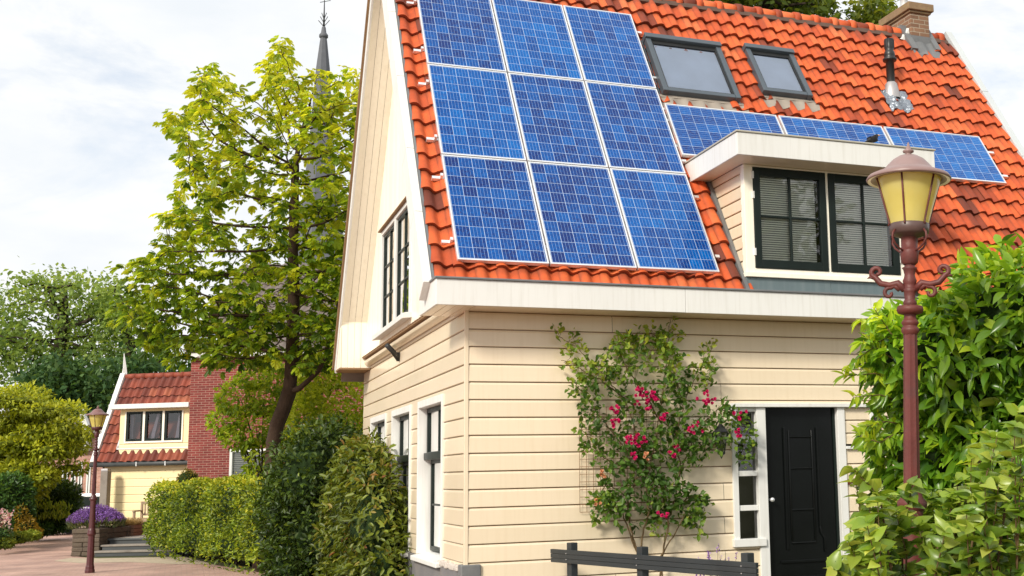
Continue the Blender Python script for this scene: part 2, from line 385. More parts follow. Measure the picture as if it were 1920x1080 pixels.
shade = ramp(nt, noise(nt, mp.outputs[0], 3.3, 6, .55), [(.3, (.85, .89, .93, 1)), (.58, (1, 1, .995, 1))])
cl = mixc(nt, 1.0, shade, cb, 'MULTIPLY')
cov = ramp(nt, wn, [(.26, (.35, .35, .35, 1)), (.44, (1, 1, 1, 1))])
skb = mixc(nt, 1.0, sky.outputs[0], (1.25, 1.5, 1.75, 1), 'MULTIPLY')
nt.links.new(mixc(nt, cov, mixc(nt, .35, skb, (8.2, 9.3, 10.0, 1)), cl), bg.inputs[0]); nt.links.new(bg.outputs[0], wo.inputs[0])
sl = bpy.data.lights.new('sun', 'SUN'); sl.energy = 4.1; sl.angle = math.radians(12); sl.color = (1, .93, .80)
so = bpy.data.objects.new('sun', sl); COL.objects.link(so); so.rotation_euler = Vector(SUN).to_track_quat('Z', 'Y').to_euler(); so.location = (-20, -15, 30)
# ---------------------------------------------------------------- ground, road
def groundmat(name, c1, c2, sc=2, fine=60, bmp=.4):
    return surf(name, tuple((a+b)/2 for a, b in zip(c1, c2))[:3]+(1,), .9, .35, sc, .15, bmp=bmp, bscale=fine, bdist=.01)
def paving(name, c1, c2, mortar):
    m, nt, out = newmat(name); p = nn(nt, 'ShaderNodeBsdfPrincipled')
    v = coords(nt); b = nn(nt, 'ShaderNodeTexBrick'); nt.links.new(v, b.inputs['Vector'])
    b.inputs['Scale'].default_value = 1; b.inputs['Brick Width'].default_value = .21; b.inputs['Row Height'].default_value = .075
    b.inputs['Mortar Size'].default_value = .006; b.inputs['Color1'].default_value = c1; b.inputs['Color2'].default_value = c2; b.inputs['Mortar'].default_value = mortar
    n = noise(nt, v, .9, 7, .62)
    c = mixc(nt, 1.0, b.outputs['Color'], ramp(nt, n, [(.32, (.68, .66, .66, 1)), (.68, (1.18, 1.16, 1.14, 1))]), 'MULTIPLY')
    nt.links.new(c, p.inputs['Base Color']); p.inputs['Roughness'].default_value = .8
    nt.links.new(bump(nt, mathn(nt, 'SUBTRACT', 1.0, b.outputs['Fac']), .5, .008), p.inputs['Normal']); nt.links.new(p.outputs[0], out.inputs[0]); return m
MT['grass_ground'] = groundmat('rough_ground', (.07, .085, .03), (.10, .09, .05))
MT['paving'] = paving('pink_clinker_paving', (.42, .25, .20, 1), (.50, .33, .27, 1), (.34, .24, .19, 1))
MT['gravel'] = groundmat('pale_gravel', (.40, .32, .23), (.52, .44, .33), 9, 90, .8)
def sheet(name, pts, z, mat):
    mb = MB(); mb.add([(x, y, z) for x, y in pts], [tuple(range(len(pts)))]); o = mb.build(name, mat); o['kind'] = 'structure'; return o
sheet('ground', [(-900, -900), (900, -900), (900, 900), (-900, 900)], GZ-.008, MT['grass_ground'])
def gp(u, v): q = ground(u, v); return (q[0], q[1])
road_pts = [(-30, -30), (6, -30), (1.8, -6.5), (.2, -1.2), (-1.2, -.6)]+[gp(u, v) for u, v in ((560, 1086), (420, 1062), (345, 1048), (250, 1046), (186, 1048), (132, 1042))]+[gp(160, 990), gp(190, 962), gp(176, 950), gp(140, 955), gp(128, 980), gp(60, 1010), gp(0, 1030)]+[(-9.2, 26), (-14, 18), (-30, 6)]
sheet('road', road_pts, GZ, MT['paving'])
sheet('gravel_path', [gp(u, v) for u, v in ((100, 1052), (132, 1046), (186, 1047), (345, 1044), (400, 1058), (330, 1058), (240, 1054), (150, 1056))], GZ+.004, MT['gravel'])
# ---------------------------------------------------------------- main house
TH = .98993; CT, ST = math.cos(TH), math.sin(TH)
TY, TZ = .083, 3.828
def RF(x, t, n=0.0): return np.array([x, TY+t*CT-n*ST, TZ+t*ST+n*CT])
XR = 8.60; YB = 7.5
house = thing('timber_house', 'cream timber clad house with steep orange tiled roof carrying solar panels', 'house', (0, 0, GZ))
BP, BZ = .18442, 3.1703
MT['cream'].node_tree.links  # cladding uses the tint attribute for board-to-board variation
def tinted(m, lo, hi):
    nt = m.node_tree; p = [n for n in nt.nodes if n.type == 'BSDF_PRINCIPLED'][0]; src = p.inputs['Base Color'].links[0].from_socket
    a = nn(nt, 'ShaderNodeAttribute', attribute_name='tint')
    c = mixc(nt, 1.0, src, ramp(nt, a.outputs['Fac'], [(0, (lo, lo, lo*.98, 1)), (1, (hi, hi, hi, 1))]), 'MULTIPLY')
    c = mixc(nt, mathn(nt, 'LESS_THAN', a.outputs['Fac'], -.5), c, (.20, .105, .04, 1)); nt.links.new(c, p.inputs['Base Color'])
tinted(MT['cream'], .93, 1.05); tinted(MT['cream_pale'], .93, 1.04); tinted(MT['yellow_board'], .92, 1.04)
def boards(mb, pt, a0, a1, zlo, zhi, zref, pitch, holes=(), g=.012, joint=0.0):
    k = math.floor((zlo-zref)/pitch)
    while zref+k*pitch < zhi-1e-6:
        zl, zh = zref+k*pitch, zref+(k+1)*pitch; k += 1
        prof = [(zl, -g), (zl+.0085, -g), (zl+.009, .003), (zl+.014, .0065), (zh-.024, .002), (zh-.004, -.006), (zh, -g)]
        cuts = sorted({max(zl, zlo), min(zh, zhi)} | {z for h in holes for z in (h[2], h[3]) if max(zl, zlo) < z < min(zh, zhi)})
        tb_ = random.random(); tb2_ = random.uniform(-.4, .4); jx_ = (random.choice((1.62, 2.91, 4.95, 6.3)) if random.random() < joint else None)
        for b0, b1 in zip(cuts[:-1], cuts[1:]):
            zm = (b0+b1)/2; iv = [(a0, a1)]
            for h in holes:
                if h[2] < zm < h[3]:
                    nv = []
                    for s, e in iv:
                        if h[1] <= s or h[0] >= e: nv.append((s, e)); continue
                        if h[0] > s: nv.append((s, h[0]))
                        if h[1] < e: nv.append((h[1], e))
                    iv = nv
            zs = [b0]+[z for z, _ in prof if b0 < z < b1]+[b1]
            of = [float(np.interp(z, [q[0] for q in prof], [q[1] for q in prof])) for z in zs]
            if joint and jx_ is not None: iv = [w_ for s, e in iv for w_ in (((s, jx_-.0025), (jx_+.0025, e)) if s+.1 < jx_ < e-.1 else ((s, e),))]
            for s, e in iv:
                mb.tint = min(1, max(0, tb_ + (.0 if jx_ is None or s < jx_ else tb2_)))
                vs = [pt(s, o, z) for o, z in zip(of, zs)]+[pt(e, o, z) for o, z in zip(of, zs)]; n = len(zs)
                tk = mb.tint
                for i in range(n-1):
                    mb.tint = -1.0 if (zs[i]+zs[i+1])/2 < zl+.0086 else tk
                    mb.add([vs[i], vs[n+i], vs[n+i+1], vs[i+1]], [(0, 1, 2, 3)])
fpt = lambda a, o, z: (a, -o, z)
lpt = lambda a, o, z: (-o, a, z)
WINS = [(1.10, 2.60), (3.12, 4.58), (5.12, 6.60)]
mb = MB()
boards(mb, fpt, .028, XR, .16, 3.40, BZ, BP, [(3.02, 3.34, .83, 2.40), (3.34, 4.49, -1, 2.40), (4.49, 4.87, 1.88, 2.38)], joint=.75)
boards(mb, fpt, 4.49, 4.84, 1.93, 2.37, BZ-.06, BP*.82)
boards(mb, lpt, .028, YB, .73, 3.50, BZ, BP, [(a, b, -1, 2.575) for a, b in WINS], joint=.4)
mb.build('wall_cladding', MT['cream'], house)
mb = MB()
mb.quad((XR, 0, GZ), (XR, YB, GZ), (XR, YB, 3.6), (XR, 0, 3.6)); mb.quad((0, YB, GZ), (XR, YB, GZ), (XR, YB, 3.6), (0, YB, 3.6))
mb.add([(XR, .1, 3.6), (XR, 7.4, 3.6), (XR, 3.9, 8.45), (XR, 3.15, 8.45)], [(0, 1, 2, 3)])
mb.build('rear_wall', MT['cream'], house)
mb = MB(); mb.box(-.012, .03, -.012, .03, .60, 3.37); mb.build('corner_trim', MT['cream'], house, bevel=.004)
mb = MB(); mb.box(-.03, .06, .10, YB, GZ, .725); mb.box(.0, XR, -.004, .06, GZ, .17); mb.build('plinth', MT['plinth'], house, bevel=.01)
mb = MB(); mb.box(-.045, .16, -.035, .12, GZ, .765); mb.build('corner_flashing', MT['lead'], house, bevel=.012, seg=3)
mb = MB()
for k in range(9):
    y = .16+k*.11; mb.box(-.04-random.random()*.012, .03, y, y+.12, .70-random.random()*.02, .745+random.random()*.018)
mb.build('mortar_fillet', MT['mortar'], house, bevel=.012)
# gable above the moulding
GX = -.06
def roofline(y):
    zf = TZ+(y-TY)/CT*ST-.12
    zr = 3.45+(7.38-y)*(8.51-3.45)/(7.38-3.9)-.12
    return min(zf, zr, 8.4)
GW = (2.93, 5.38, 3.69, 5.26)
mb = MB(); pw = .098; y = .15
while y < 7.3:
    y1 = y+pw; zt0, zt1 = roofline(y+.006), roofline(y1-.006); mb.tint = random.random()
    segs = [(3.50, None)] if not (y+.02 > GW[0] and y1-.02 < GW[1]) else [(3.50, GW[2]), (GW[3], None)]
    for z0, z1 in segs:
        t0, t1 = (z1, z1) if z1 else (zt0, zt1)
        if min(t0, t1) <= z0: continue
        o = [(y, .010), (y+.006, 0), (y1-.006, 0), (y1, .010)]
        vs = [(GX+d, yy, z0) for yy, d in o]+[(GX+d, yy, t0+(t1-t0)*(yy-y)/pw) for yy, d in o]
        mb.add(vs, [(i, i+1, 5+i, 4+i) for i in range(3)])
    y = y1
mb.build('gable_cladding', MT['cream_pale'], house)
mb = MB()
pts = [(-.02-.085*math.sin(a), 3.455-.055*math.cos(a)) for a in np.linspace(0, PI, 9)]
mb.prism([(x, .30, z) for x, z in pts], (0, 7.0, 0)); mb.build('gable_moulding', MT['cream'], house)
mb = MB(); mb.box(-.125, -.02, .30, 7.22, 3.512, 3.532)
for k in range(44): yy = .5+k*.152; mb.box(-.135, -.03, yy, yy+.1, 3.532, 3.538+random.random()*.006)
mb.build('gable_ledge', MT['brown_edge'], house)
# windows of the side wall
def sash(mb, y0, y1, z0, z1, x, st=.05, th=.04, ny=1, nz=0, bar=.022):
    mb.box(x, x+th, y0, y0+st, z0, z1); mb.box(x, x+th, y1-st, y1, z0, z1); mb.box(x-.001, x+th+.001, y0+st, y1-st, z0, z0+st); mb.box(x-.001, x+th+.001, y0+st, y1-st, z1-st, z1)
    for k in range(1, ny+1):
        yy = y0+st+(y1-y0-2*st)*k/(ny+1); mb.box(x+.004, x+th-.004, yy-bar/2, yy+bar/2, z0+st, z1-st)
    for k in range(1, nz+1):
        zz = z0+st+(z1-z0-2*st)*k/(nz+1); mb.box(x+.006, x+th-.006, y0+st, y1-st, zz-bar/2, zz+bar/2)
def slats(mb, f, a0, a1, z0, z1, pitch=.026, d=.022):
    z = z0
    while z < z1:
        mb.add([f(a0, 0, z), f(a1, 0, z), f(a1, d*.3, z+pitch*.76), f(a0, d*.3, z+pitch*.76)], [(0, 1, 2, 3)]); z += pitch
for k, (a, b) in enumerate(WINS):
    wn_ = MB(); t = .055; zt = 2.575; zs = .74
    wn_.box(-.022, .19, a, a+t, zs, zt); wn_.box(-.022, .19, b-t, b, zs, zt); wn_.box(-.021, .189, a+t, b-t, zt-t-.03, zt)
    fr = wn_.build('window', MT['white'], house, bevel=.004)
    if k == 0: fr['label'] = 'tall white framed window nearest the house corner'
    s = MB(); s.hexa([(-.085, a-.03, .665), (-.085, b+.03, .665), (.18, b+.03, .69), (.18, a-.03, .69), (-.085, a-.03, .72), (-.085, b+.03, .72), (.18, b+.03, .768), (.18, a-.03, .768)])
    s.build('sill', MT['white'], fr, bevel=.008)
    s = MB(); ya, yb = a+t+.004, b-t-.004
    sash(s, ya, yb, 1.90, zt-t-.034, .085, .055, .045, 1, 0, .028); s.box(.05, .14, ya-.001, yb+.001, 1.86, 1.945)
    sash(s, ya+.01, yb-.01, .775, 1.87, .135, .055, .04, 1, 1, .024)
    s.build('sash', MT['green_black'], fr, bevel=.004)
    g = MB(); g.quad((.108, ya+.05, 1.94), (.108, yb-.05, 1.94), (.108, yb-.05, zt-.13), (.108, ya+.05, zt-.13)); g.quad((.155, ya+.06, .82), (.155, yb-.06, .82), (.155, yb-.06, 1.86), (.155, ya+.06, 1.86))
    g.build('pane', MT['glass'], fr)
    s = MB(); slats(s, lambda p, d, z: (.20+d, p, z), ya, yb, 1.0 if k == 0 else 1.9, zt-.08, .03)
    s.build('blind', MT['blind'], fr)
    s = MB(); s.box(.30, .32, a-.1, b+.1, .6, 2.7); s.build('curtain', MT['interior'], fr)  # dark sheet behind the glass stands in for the unlit room
# gable window
a, b, z0, z1 = GW
fr = MB(); t = .06; xx = GX-.02
for y0_, y1_ in ((a, a+t), (b-t, b), ((a+b)/2-.055, (a+b)/2+.055)): fr.box(xx, .06, y0_, y1_, z0+.05, z1)
fr.box(xx+.001, .06, a+t, b-t, z1-t, z1-.002)
gwin = fr.build('window', MT['white'], house, bevel=.004); gwin['label'] = 'wide two casement window high in the gable'
s = MB(); s.hexa([(xx-.10, a-.07, z0-.04), (xx-.10, b+.07, z0-.04), (.05, b+.07, z0-.01), (.05, a-.07, z0-.01), (xx-.10, a-.07, z0+.03), (xx-.10, b+.07, z0+.03), (.05, b+.07, z0+.075), (.05, a-.07, z0+.075)]); s.build('sill', MT['white'], gwin, bevel=.006)
s = MB(); s.hexa([(xx-.04, a-.05, z1+.004), (xx-.04, b+.05, z1+.004), (-.04, b+.05, z1+.004), (-.04, a-.05, z1+.004), (xx-.045, a-.05, z1+.02), (xx-.045, b+.05, z1+.02), (-.04, b+.05, z1+.045), (-.04, a-.05, z1+.045)]); s.build('hood', MT['brown_edge'], gwin, bevel=.004)
s = MB(); g = MB()
for y0_, y1_ in ((a+t+.004, (a+b)/2-.058), ((a+b)/2+.058, b-t-.004)):
    sash(s, y0_, y1_, z0+.085, z1-t-.004, GX+.012, .045, .04, 1, 2, .026)
    g.quad((GX+.035, y0_+.04, z0+.12), (GX+.035, y1_-.04, z0+.12), (GX+.035, y1_-.04, z1-.1), (GX+.035, y0_+.04, z1-.1))
s.build('sash', MT['green_black'], gwin, bevel=.003); g.build('pane', MT['glass'], gwin)
s = MB(); s.box(.5, .52, a-.5, b+.5, 3.6, 5.6); s.build('curtain', MT['interior'], gwin)  # dark sheet standing in for the unlit attic room
# eaves box of the front
mb = MB()
mb.box(-.40, 2.31, -.45, -.425, 3.358, 3.62); mb.box(2.314, 4.66, -.4505, -.425, 3.357, 3.62); mb.box(4.664, 8.95, -.45, -.425, 3.360, 3.62)
mb.prism([(-.40, -.424, 3.358), (-.40, .47, 3.358), (-.40, .47, 4.10), (-.40, .06, 3.66), (-.40, -.424, 3.62)], (.025, 0, 0))
mb.box(8.925, 8.95, -.424, .3, 3.358, 3.62)
mb.build('eaves_fascia', MT['white'], house, bevel=.003)
mb = MB(); mb.box(-.415, 8.97, -.47, -.40, 3.622, 3.644); mb.box(-.416, -.36, -.39, .05, 3.622, 3.645); mb.box(-.37, 8.93, -.40, .05, 3.60, 3.61)
mb.build('gutter_edge', MT['lead'], house, bevel=.006)
mb = MB()
for k in range(4): x = -.374+k*.098; mb.box(x, x+.093, -.424, .46, 3.362, 3.376)
mb.box(.022, 8.92, -.424, -.24, 3.363, 3.376); mb.box(.022, 8.92, -.234, .01, 3.364, 3.377)
mb.build('soffit', MT['cream'], house, bevel=.003)
# rear eaves box and rear rake
mb = MB()
for k in range(4): x = -.455+k*.101; mb.box(x, x+.098, 6.80, 6.82, 3.372, 4.16)
mb.box(-.47, -.457, 6.79, 7.42, 3.37, 4.0); mb.box(-.05, -.005, 6.80, 7.42, 3.372, 4.1)
mb.build('rear_eaves_box', MT['cream_pale'], house, bevel=.003)
mb = MB(); mb.box(-.478, .0, 6.78, 7.44, 3.345, 3.368); mb.build('rear_soffit', MT['brown_edge'], house)
rd = np.array([0, 7.38-3.9, 3.45-8.51]); RL = np.linalg.norm(rd); rd /= RL; rn_ = np.array([0, -rd[2], rd[1]])    # along rear slope, outward normal
def RB(x, s, n): return np.array([x, 3.9, 8.51])+rd*s+rn_*n
def bar(mb, fn, x0, x1, s0, s1, n0, n1):
    mb.hexa([fn(x0, s0, n0), fn(x1, s0, n0), fn(x1, s1, n0), fn(x0, s1, n0), fn(x0, s0, n1), fn(x1, s0, n1), fn(x1, s1, n1), fn(x0, s1, n1)])
mb = MB(); mb.quad(RB(-.36, 0, .02), RB(XR+.2, 0, .02), RB(XR+.2, RL+.3, .02), RB(-.36, RL+.3, .02)); mb.box(-.3, XR, 3.1, 3.95, 8.44, 8.50)
mb.build('rear_roof', MT['grey_tile'], house)
mb = MB()
for k in range(4): x = -.45+k*.10; bar(mb, RB, x, x+.096, 0, RL-.4, -.115, -.10)
mb.build('rake_soffit', MT['cream_pale'], house, bevel=.003)
mb = MB(); bar(mb, RB, -.485, -.452, -.1, RL+.05, -.15, -.02); bar(mb, RB, -.475, -.455, -.1, RL+.05, -.02, .04)
mb.build('rear_bargeboard', MT['white'], house, bevel=.003)
mb = MB(); bar(mb, RB, -.51, -.40, -.1, RL+.1, .042, .085); mb.build('rear_verge_edge', MT['brown_edge'], house)
TMAX = 5.60
mb = MB()
for s0, s1 in ((-.30, .73), (.735, 1.75), (1.755, 3.05), (3.055, 4.35), (4.355, 5.72)):
    bar(mb, RF, -.475, -.385, s0, s1, -.20, .095)
mb.build('front_bargeboard', MT['white'], house, bevel=.006)
mb = MB(); bar(mb, RF, -.383, -.352, -.30, 5.70, -.05, .085); mb.build('verge_flashing', MT['lead'], house)
mb = MB()
for s0, s1 in ((-.30, 1.2), (1.205, 2.7), (2.705, 4.2), (4.205, 5.74)): bar(mb, RF, 8.60, 8.72, s0, s1, -.2, .10)
o = mb.build('right_bargeboard', surf('grey_white_verge', (.50, .53, .54, 1), .45, .1, 3, .4, bmp=.05), house, bevel=.006)
# pantiles
def tilemat(name, stops, dark):
    m, nt, out = newmat(name); p = nn(nt, 'ShaderNodeBsdfPrincipled')
    a = nn(nt, 'ShaderNodeAttribute', attribute_name='tint'); v = coords(nt)
    c = ramp(nt, a.outputs['Fac'], stops)
    c = mixc(nt, 1.0, c, ramp(nt, noise(nt, v, 6, 7, .65), [(.3, (.82, .79, .77, 1)), (.68, (1.12, 1.10, 1.06, 1))]), 'MULTIPLY')
    f = mathn(nt, 'MULTIPLY', ramp(nt, noise(nt, v, 2.3, 8, .7), [(.56, (0,0,0,1)), (.74, (1,1,1,1))]), .38)
    c = mixc(nt, f, c, dark)
    gr = nn(nt, 'ShaderNodeAttribute', attribute_name='darkening')
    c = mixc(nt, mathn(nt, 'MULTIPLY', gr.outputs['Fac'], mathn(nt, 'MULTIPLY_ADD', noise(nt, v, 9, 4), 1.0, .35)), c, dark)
    nt.links.new(c, p.inputs['Base Color']); p.inputs['Roughness'].default_value = .62; p.inputs['Specular IOR Level'].default_value = .3
    nt.links.new(bump(nt, noise(nt, v, 55, 5), .35, .006), p.inputs['Normal']); nt.links.new(p.outputs[0], out.inputs[0]); return m
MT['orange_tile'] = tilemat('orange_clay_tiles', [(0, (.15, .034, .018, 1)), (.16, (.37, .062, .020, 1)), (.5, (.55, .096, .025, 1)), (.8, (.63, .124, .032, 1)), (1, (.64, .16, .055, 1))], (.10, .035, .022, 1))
MT['red_tile'] = tilemat('brown_red_tiles', [(0, (.13, .032, .022, 1)), (.5, (.25, .060, .036, 1)), (1, (.34, .11, .06, 1))], (.09, .035, .03, 1))
def pantiles(name, fn, x0, ncol, tw, t0, nrow, pitch, mat, parent, skip=None, amp=.032, lift=.052, K=11):
    V = []; Q = []; T = []; G = []; b = 0
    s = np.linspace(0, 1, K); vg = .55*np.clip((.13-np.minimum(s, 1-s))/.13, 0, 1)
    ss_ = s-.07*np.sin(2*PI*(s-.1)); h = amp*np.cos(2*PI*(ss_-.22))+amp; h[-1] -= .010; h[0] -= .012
    for j in range(nrow):
        for i in range(ncol):
            xa = x0+i*tw; ta = t0+j*pitch
            if skip and skip(xa+tw/2, ta+pitch/2): continue
            jt = random.uniform(-.012, .012); jn = random.uniform(-.003, .008); tilt = random.uniform(-.012, .012); jx = random.uniform(-.003, .003)
            xs = xa+jx+s*(tw+.012)
            low = [fn(x, ta-.035+jt, lift+hh+jn+tilt*(ss-.5)) for x, hh, ss in zip(xs, h, s)]
            mid = [fn(x, ta+pitch*.5+jt, lift*.55+hh+jn+tilt*(ss-.5)) for x, hh, ss in zip(xs, h, s)]
            top = [fn(x, ta+pitch+.02+jt, .004+hh+jn) for x, hh in zip(xs, h)]
            lipa = [fn(x, ta-.037+jt, lift+hh+jn+tilt*(ss-.5)-.001) for x, hh, ss in zip(xs, h, s)]
            lipb = [fn(x, ta-.033+jt, lift*.12+hh*.9+jn-.006) for x, hh in zip(xs, h)]
            V += low+mid+top+lipa+lipb; gj = random.uniform(.6, 1.2); G += list(.0+vg*.6*gj)+list(.03+vg*gj)+list(.85+0*vg)+list(.45+0*vg)+list(1+0*vg)  # darker at the lips, in the valleys and under the overlap
            k = np.arange(K-1)
            for r0, r1 in ((0, K), (K, 2*K), (4*K, 3*K)):
                Q.append(np.stack([b+r0+k, b+r0+k+1, b+r1+k+1, b+r1+k], 1))
            # side edge of the roll
            Q.append(np.array([[b+K-1, b+2*K-1, b+2*K-1, b+K-1]])[:0].reshape(0, 4))
            tt = min(1, max(0, random.gauss(.5, .24))) if random.random() > .05 else .05; T += [tt]*(3*(K-1)); b += 5*K
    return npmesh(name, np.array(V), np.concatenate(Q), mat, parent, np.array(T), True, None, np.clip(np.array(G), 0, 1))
DX0, DX1 = 3.28, 5.47
def skipf(x, t):
    if DX0-.05 < x < DX1+.05 and t < 1.62: return True
    if 7.80 < x < 8.15 and t > 5.25: return True
    if 3.08 < x < 4.1 and 3.28 < t < 4.4: return True
    if 4.63 < x < 5.27 and 3.52 < t < 4.48: return True
    return False
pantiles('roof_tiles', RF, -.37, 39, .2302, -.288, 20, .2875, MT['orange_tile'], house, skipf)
mb = MB(); bar(mb, RF, -.36, DX0, -.31, 5.6, -.10, -.012); bar(mb, RF, DX0, DX1, 1.55, 5.6, -.10, -.012); bar(mb, RF, DX1, 8.60, -.31, 5.6, -.10, -.012); mb.build('roof_deck', MT['interior'], house)
for i0, i1 in ((0, 25), (25, 27)):
    mb = MB()
    for i in range(i0, i1):
        x = -.42+i*.33
        if 7.7 < x+.15 < 8.2: continue
        for (s, e, r0, r1) in ((0, .29, .115, .108), (.25, .345, .128, .132)):
            vs = []
            for xx, r in ((x+s, r0), (x+e, r1)):
                for k in range(11):
                    t = -.35+(PI+.7)*k/10; vs.append((xx, 3.17+r*math.cos(t), 8.51+r*.95*math.sin(t)))
            mb.tint = random.random(); mb.add(vs, [(k, k+1, 12+k, 11+k) for k in range(10)]+[tuple(range(10, -1, -1)), tuple(range(11, 22))], True)
    mb.build('ridge_tiles', MT['orange_tile'], house)
mb = MB(); bar(mb, RF, -.3, 8.55, 5.43, 5.6, -.02, .07); mb.build('ridge_gap_strip', surf('dark_gap_strip', (.10, .06, .045, 1), .9, .4, 12), house)  # dark strip filling the gaps below the ridge tiles
# roof windows
def roof_window(x0, x1, t0, t1, lab):
    RW = lambda x, t, n=0.0: RF(x, t, n+.032)
    f = MB(); e = .075
    bar(f, RW, x0, x0+e, t0+.02, t1-.09, .04, .135); bar(f, RW, x1-e, x1, t0+.02, t1-.09, .04, .135); bar(f, RW, x0-.01, x1+.01, t1-.09, t1, .0, .165); bar(f, RW, x0+e, x1-e, t0+.03, t0+.10, .04, .125)
    bar(f, RF, x0-.03, x0-.001, t0, t1-.02, .03, .07); bar(f, RF, x1+.001, x1+.03, t0, t1-.02, .03, .07)
    w_ = f.build('roof_window', MT['sky_frame'], house, bevel=.008); w_['label'] = lab
    f = MB(); ei = e+.025
    bar(f, RW, x0+e+.002, x0+ei, t0+.10, t1-.09, .04, .108); bar(f, RW, x1-ei, x1-e-.002, t0+.10, t1-.09, .04, .108); bar(f, RW, x0+ei, x1-ei, t0+.102, t0+.125, .04, .107); bar(f, RW, x0+ei, x1-ei, t1-.16, t1-.091, .04, .106)
    f.build('inner_frame', MT['black_metal'], w_)
    g = MB(); g.quad(RW(x0+ei, t0+.125, .095), RW(x1-ei, t0+.125, .095), RW(x1-ei, t1-.16, .095), RW(x0+ei, t1-.16, .095)); g.build('pane', MT['sky_glass'], w_)
    g = MB(); bar(g, RW, x0+ei, x1-ei, t0+.1, t1-.1, .055, .08); g.build('blind', MT['curtain'], w_)  # pale sheet under the glass, sky reflection put into its colour
    g = MB(); bar(g, RF, x0-.05, x1+.06, t0-.02, t0+.03, .05, .075)
    m_ = 40; vs = []
    for k in range(m_+1):
        x = x0-.06+(x1-x0+.16)*k/m_; wv = .026*math.cos(2*PI*((x+.37)/.2302-.18))
        vs += [RF(x, t0+.02, .072), RF(x, t0-.19, .062+wv)]
    g.add(vs, [(2*k, 2*k+1, 2*k+3, 2*k+2) for k in range(m_)], True)
    g.build('flashing', surf('weathered_flashing', (.30, .26, .22, 1), .7, .25, 6, .3, bmp=.3, bscale=20), w_)
roof_window(3.01, 4.15, 3.24, 4.47, 'larger roof window beside the solar array')
roof_window(4.56, 5.34, 3.48, 4.53, 'smaller roof window to the right')
# dormer
dm = MB()
dpt = lambda a, o, z: (DX0-o, a, z)
boards(dm, dpt, .06, 1.75, 3.66, 5.21, 3.76, .150)
dormer = dm.build('dormer', MT['cream'], house); dormer['label'] = 'flat roofed dormer with two green framed windows'
dm = MB(); boards(dm, lambda a, o, z: (DX1+o, a, z), .06, 1.75, 3.66, 5.21, 3.76, .150); dm.build('dormer_cheek', MT['cream'], dormer)
mb = MB(); DF = -.40; DZ0, DZ1 = 5.205, 5.468
mb.box(3.02, 5.695, DF, DF+.025, DZ0, DZ1); mb.box(3.02, 3.045, DF+.026, 1.55, DZ0, DZ1-.001); mb.box(5.67, 5.695, DF+.026, 1.55, DZ0, DZ1-.001)
mb.build('dormer_fascia', MT['white'], dormer, bevel=.004)
mb = MB(); mb.box(3.005, 5.71, DF-.015, 2.05, DZ1+.002, DZ1+.022); mb.build('dormer_roof', surf('roof_trim_grey', (.42, .40, .34, 1), .6, .15, 5, .3, bmp=.1), dormer, bevel=.004)
mb = MB(); mb.box(3.047, 5.668, DF+.027, 0.02, DZ0+.004, DZ0+.02); mb.box(3.047, DX0-.012, .022, 1.5, DZ0+.006, DZ0+.022); mb.build('dormer_soffit', MT['cream'], dormer)
mb = MB(); fy = -.02
for x0, x1 in ((DX0-.004, 3.392), (4.366, 4.402), (5.372, DX1+.004)): mb.box(x0, x1, fy, .08, 3.92, 5.206)
for x0, x1 in ((3.394, 4.364), (4.404, 5.37)): mb.box(x0-.002, x1+.002, fy+.001, .08, 5.182, 5.205); mb.box(x0-.002, x1+.002, fy+.001, .08, 3.921, 3.972)
mb.box(DX0-.02, DX1+.02, fy-.03, .07, 3.865, 3.919); mb.build('dormer_frame', MT['cream_pale'], dormer, bevel=.004)
for (x0, x1) in ((3.395, 4.363), (4.405, 5.369)):
    c = MB(); y0_, y1_ = -.035, .02; z0, z1 = 3.975, 5.18
    c.box(x0, x0+.085, y0_, y1_, z0, z1); c.box(x1-.085, x1, y0_, y1_, z0, z1); c.box(x0+.085, x1-.085, y0_+.001, y1_, z0, z0+.10); c.box(x0+.085, x1-.085, y0_+.001, y1_, z1-.10, z1)
    xm = (x0+x1)/2; zm = (z0+z1)/2+.02
    c.box(xm-.014, xm+.014, y0_+.012, y1_-.01, z0+.1, z1-.1); c.box(x0+.085, x1-.085, y0_+.014, y1_-.012, zm-.014, zm+.014)
    c.build('casement', MT['green_black'], dormer, bevel=.005)
    g = MB(); g.quad((x0+.08, -.002, z0+.09), (x1-.08, -.002, z0+.09), (x1-.08, -.002, z1-.09), (x0+.08, -.002, z1-.09)); g.build('pane', MT['glass'], dormer)
    s = MB(); slats(s, lambda p, d, z: (p, .035+d, z), x0+.1, x1-.12, z0+.06, z1-.06, .0268, .02); s.build('blind', MT['blind'], dormer)
for x in (3.386, 5.378):
    for z in (4.12, 4.80, 5.04): mb = MB(); mb.box(x-.012, x+.012, -.042, -.02, z, z+.085); mb.build('hinge', MT['white'], dormer)
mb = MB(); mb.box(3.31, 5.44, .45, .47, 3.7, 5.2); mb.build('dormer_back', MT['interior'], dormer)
mb = MB(); mb.box(DX0-.01, 4.39, -.012, .05, 3.60, 3.862); mb.box(4.394, DX1+.01, -.011, .05, 3.60, 3.861); mb.build('dormer_apron', MT['zinc'], dormer, bevel=.004)
for x0, x1 in ((DX0-.055, DX0-.008), (DX1+.008, DX1+.055)): mb = MB(); bar(mb, RF, x0, x1, -.22, 1.66, -.02, .085); mb.build('dormer_flashing', MT['lead'], dormer)
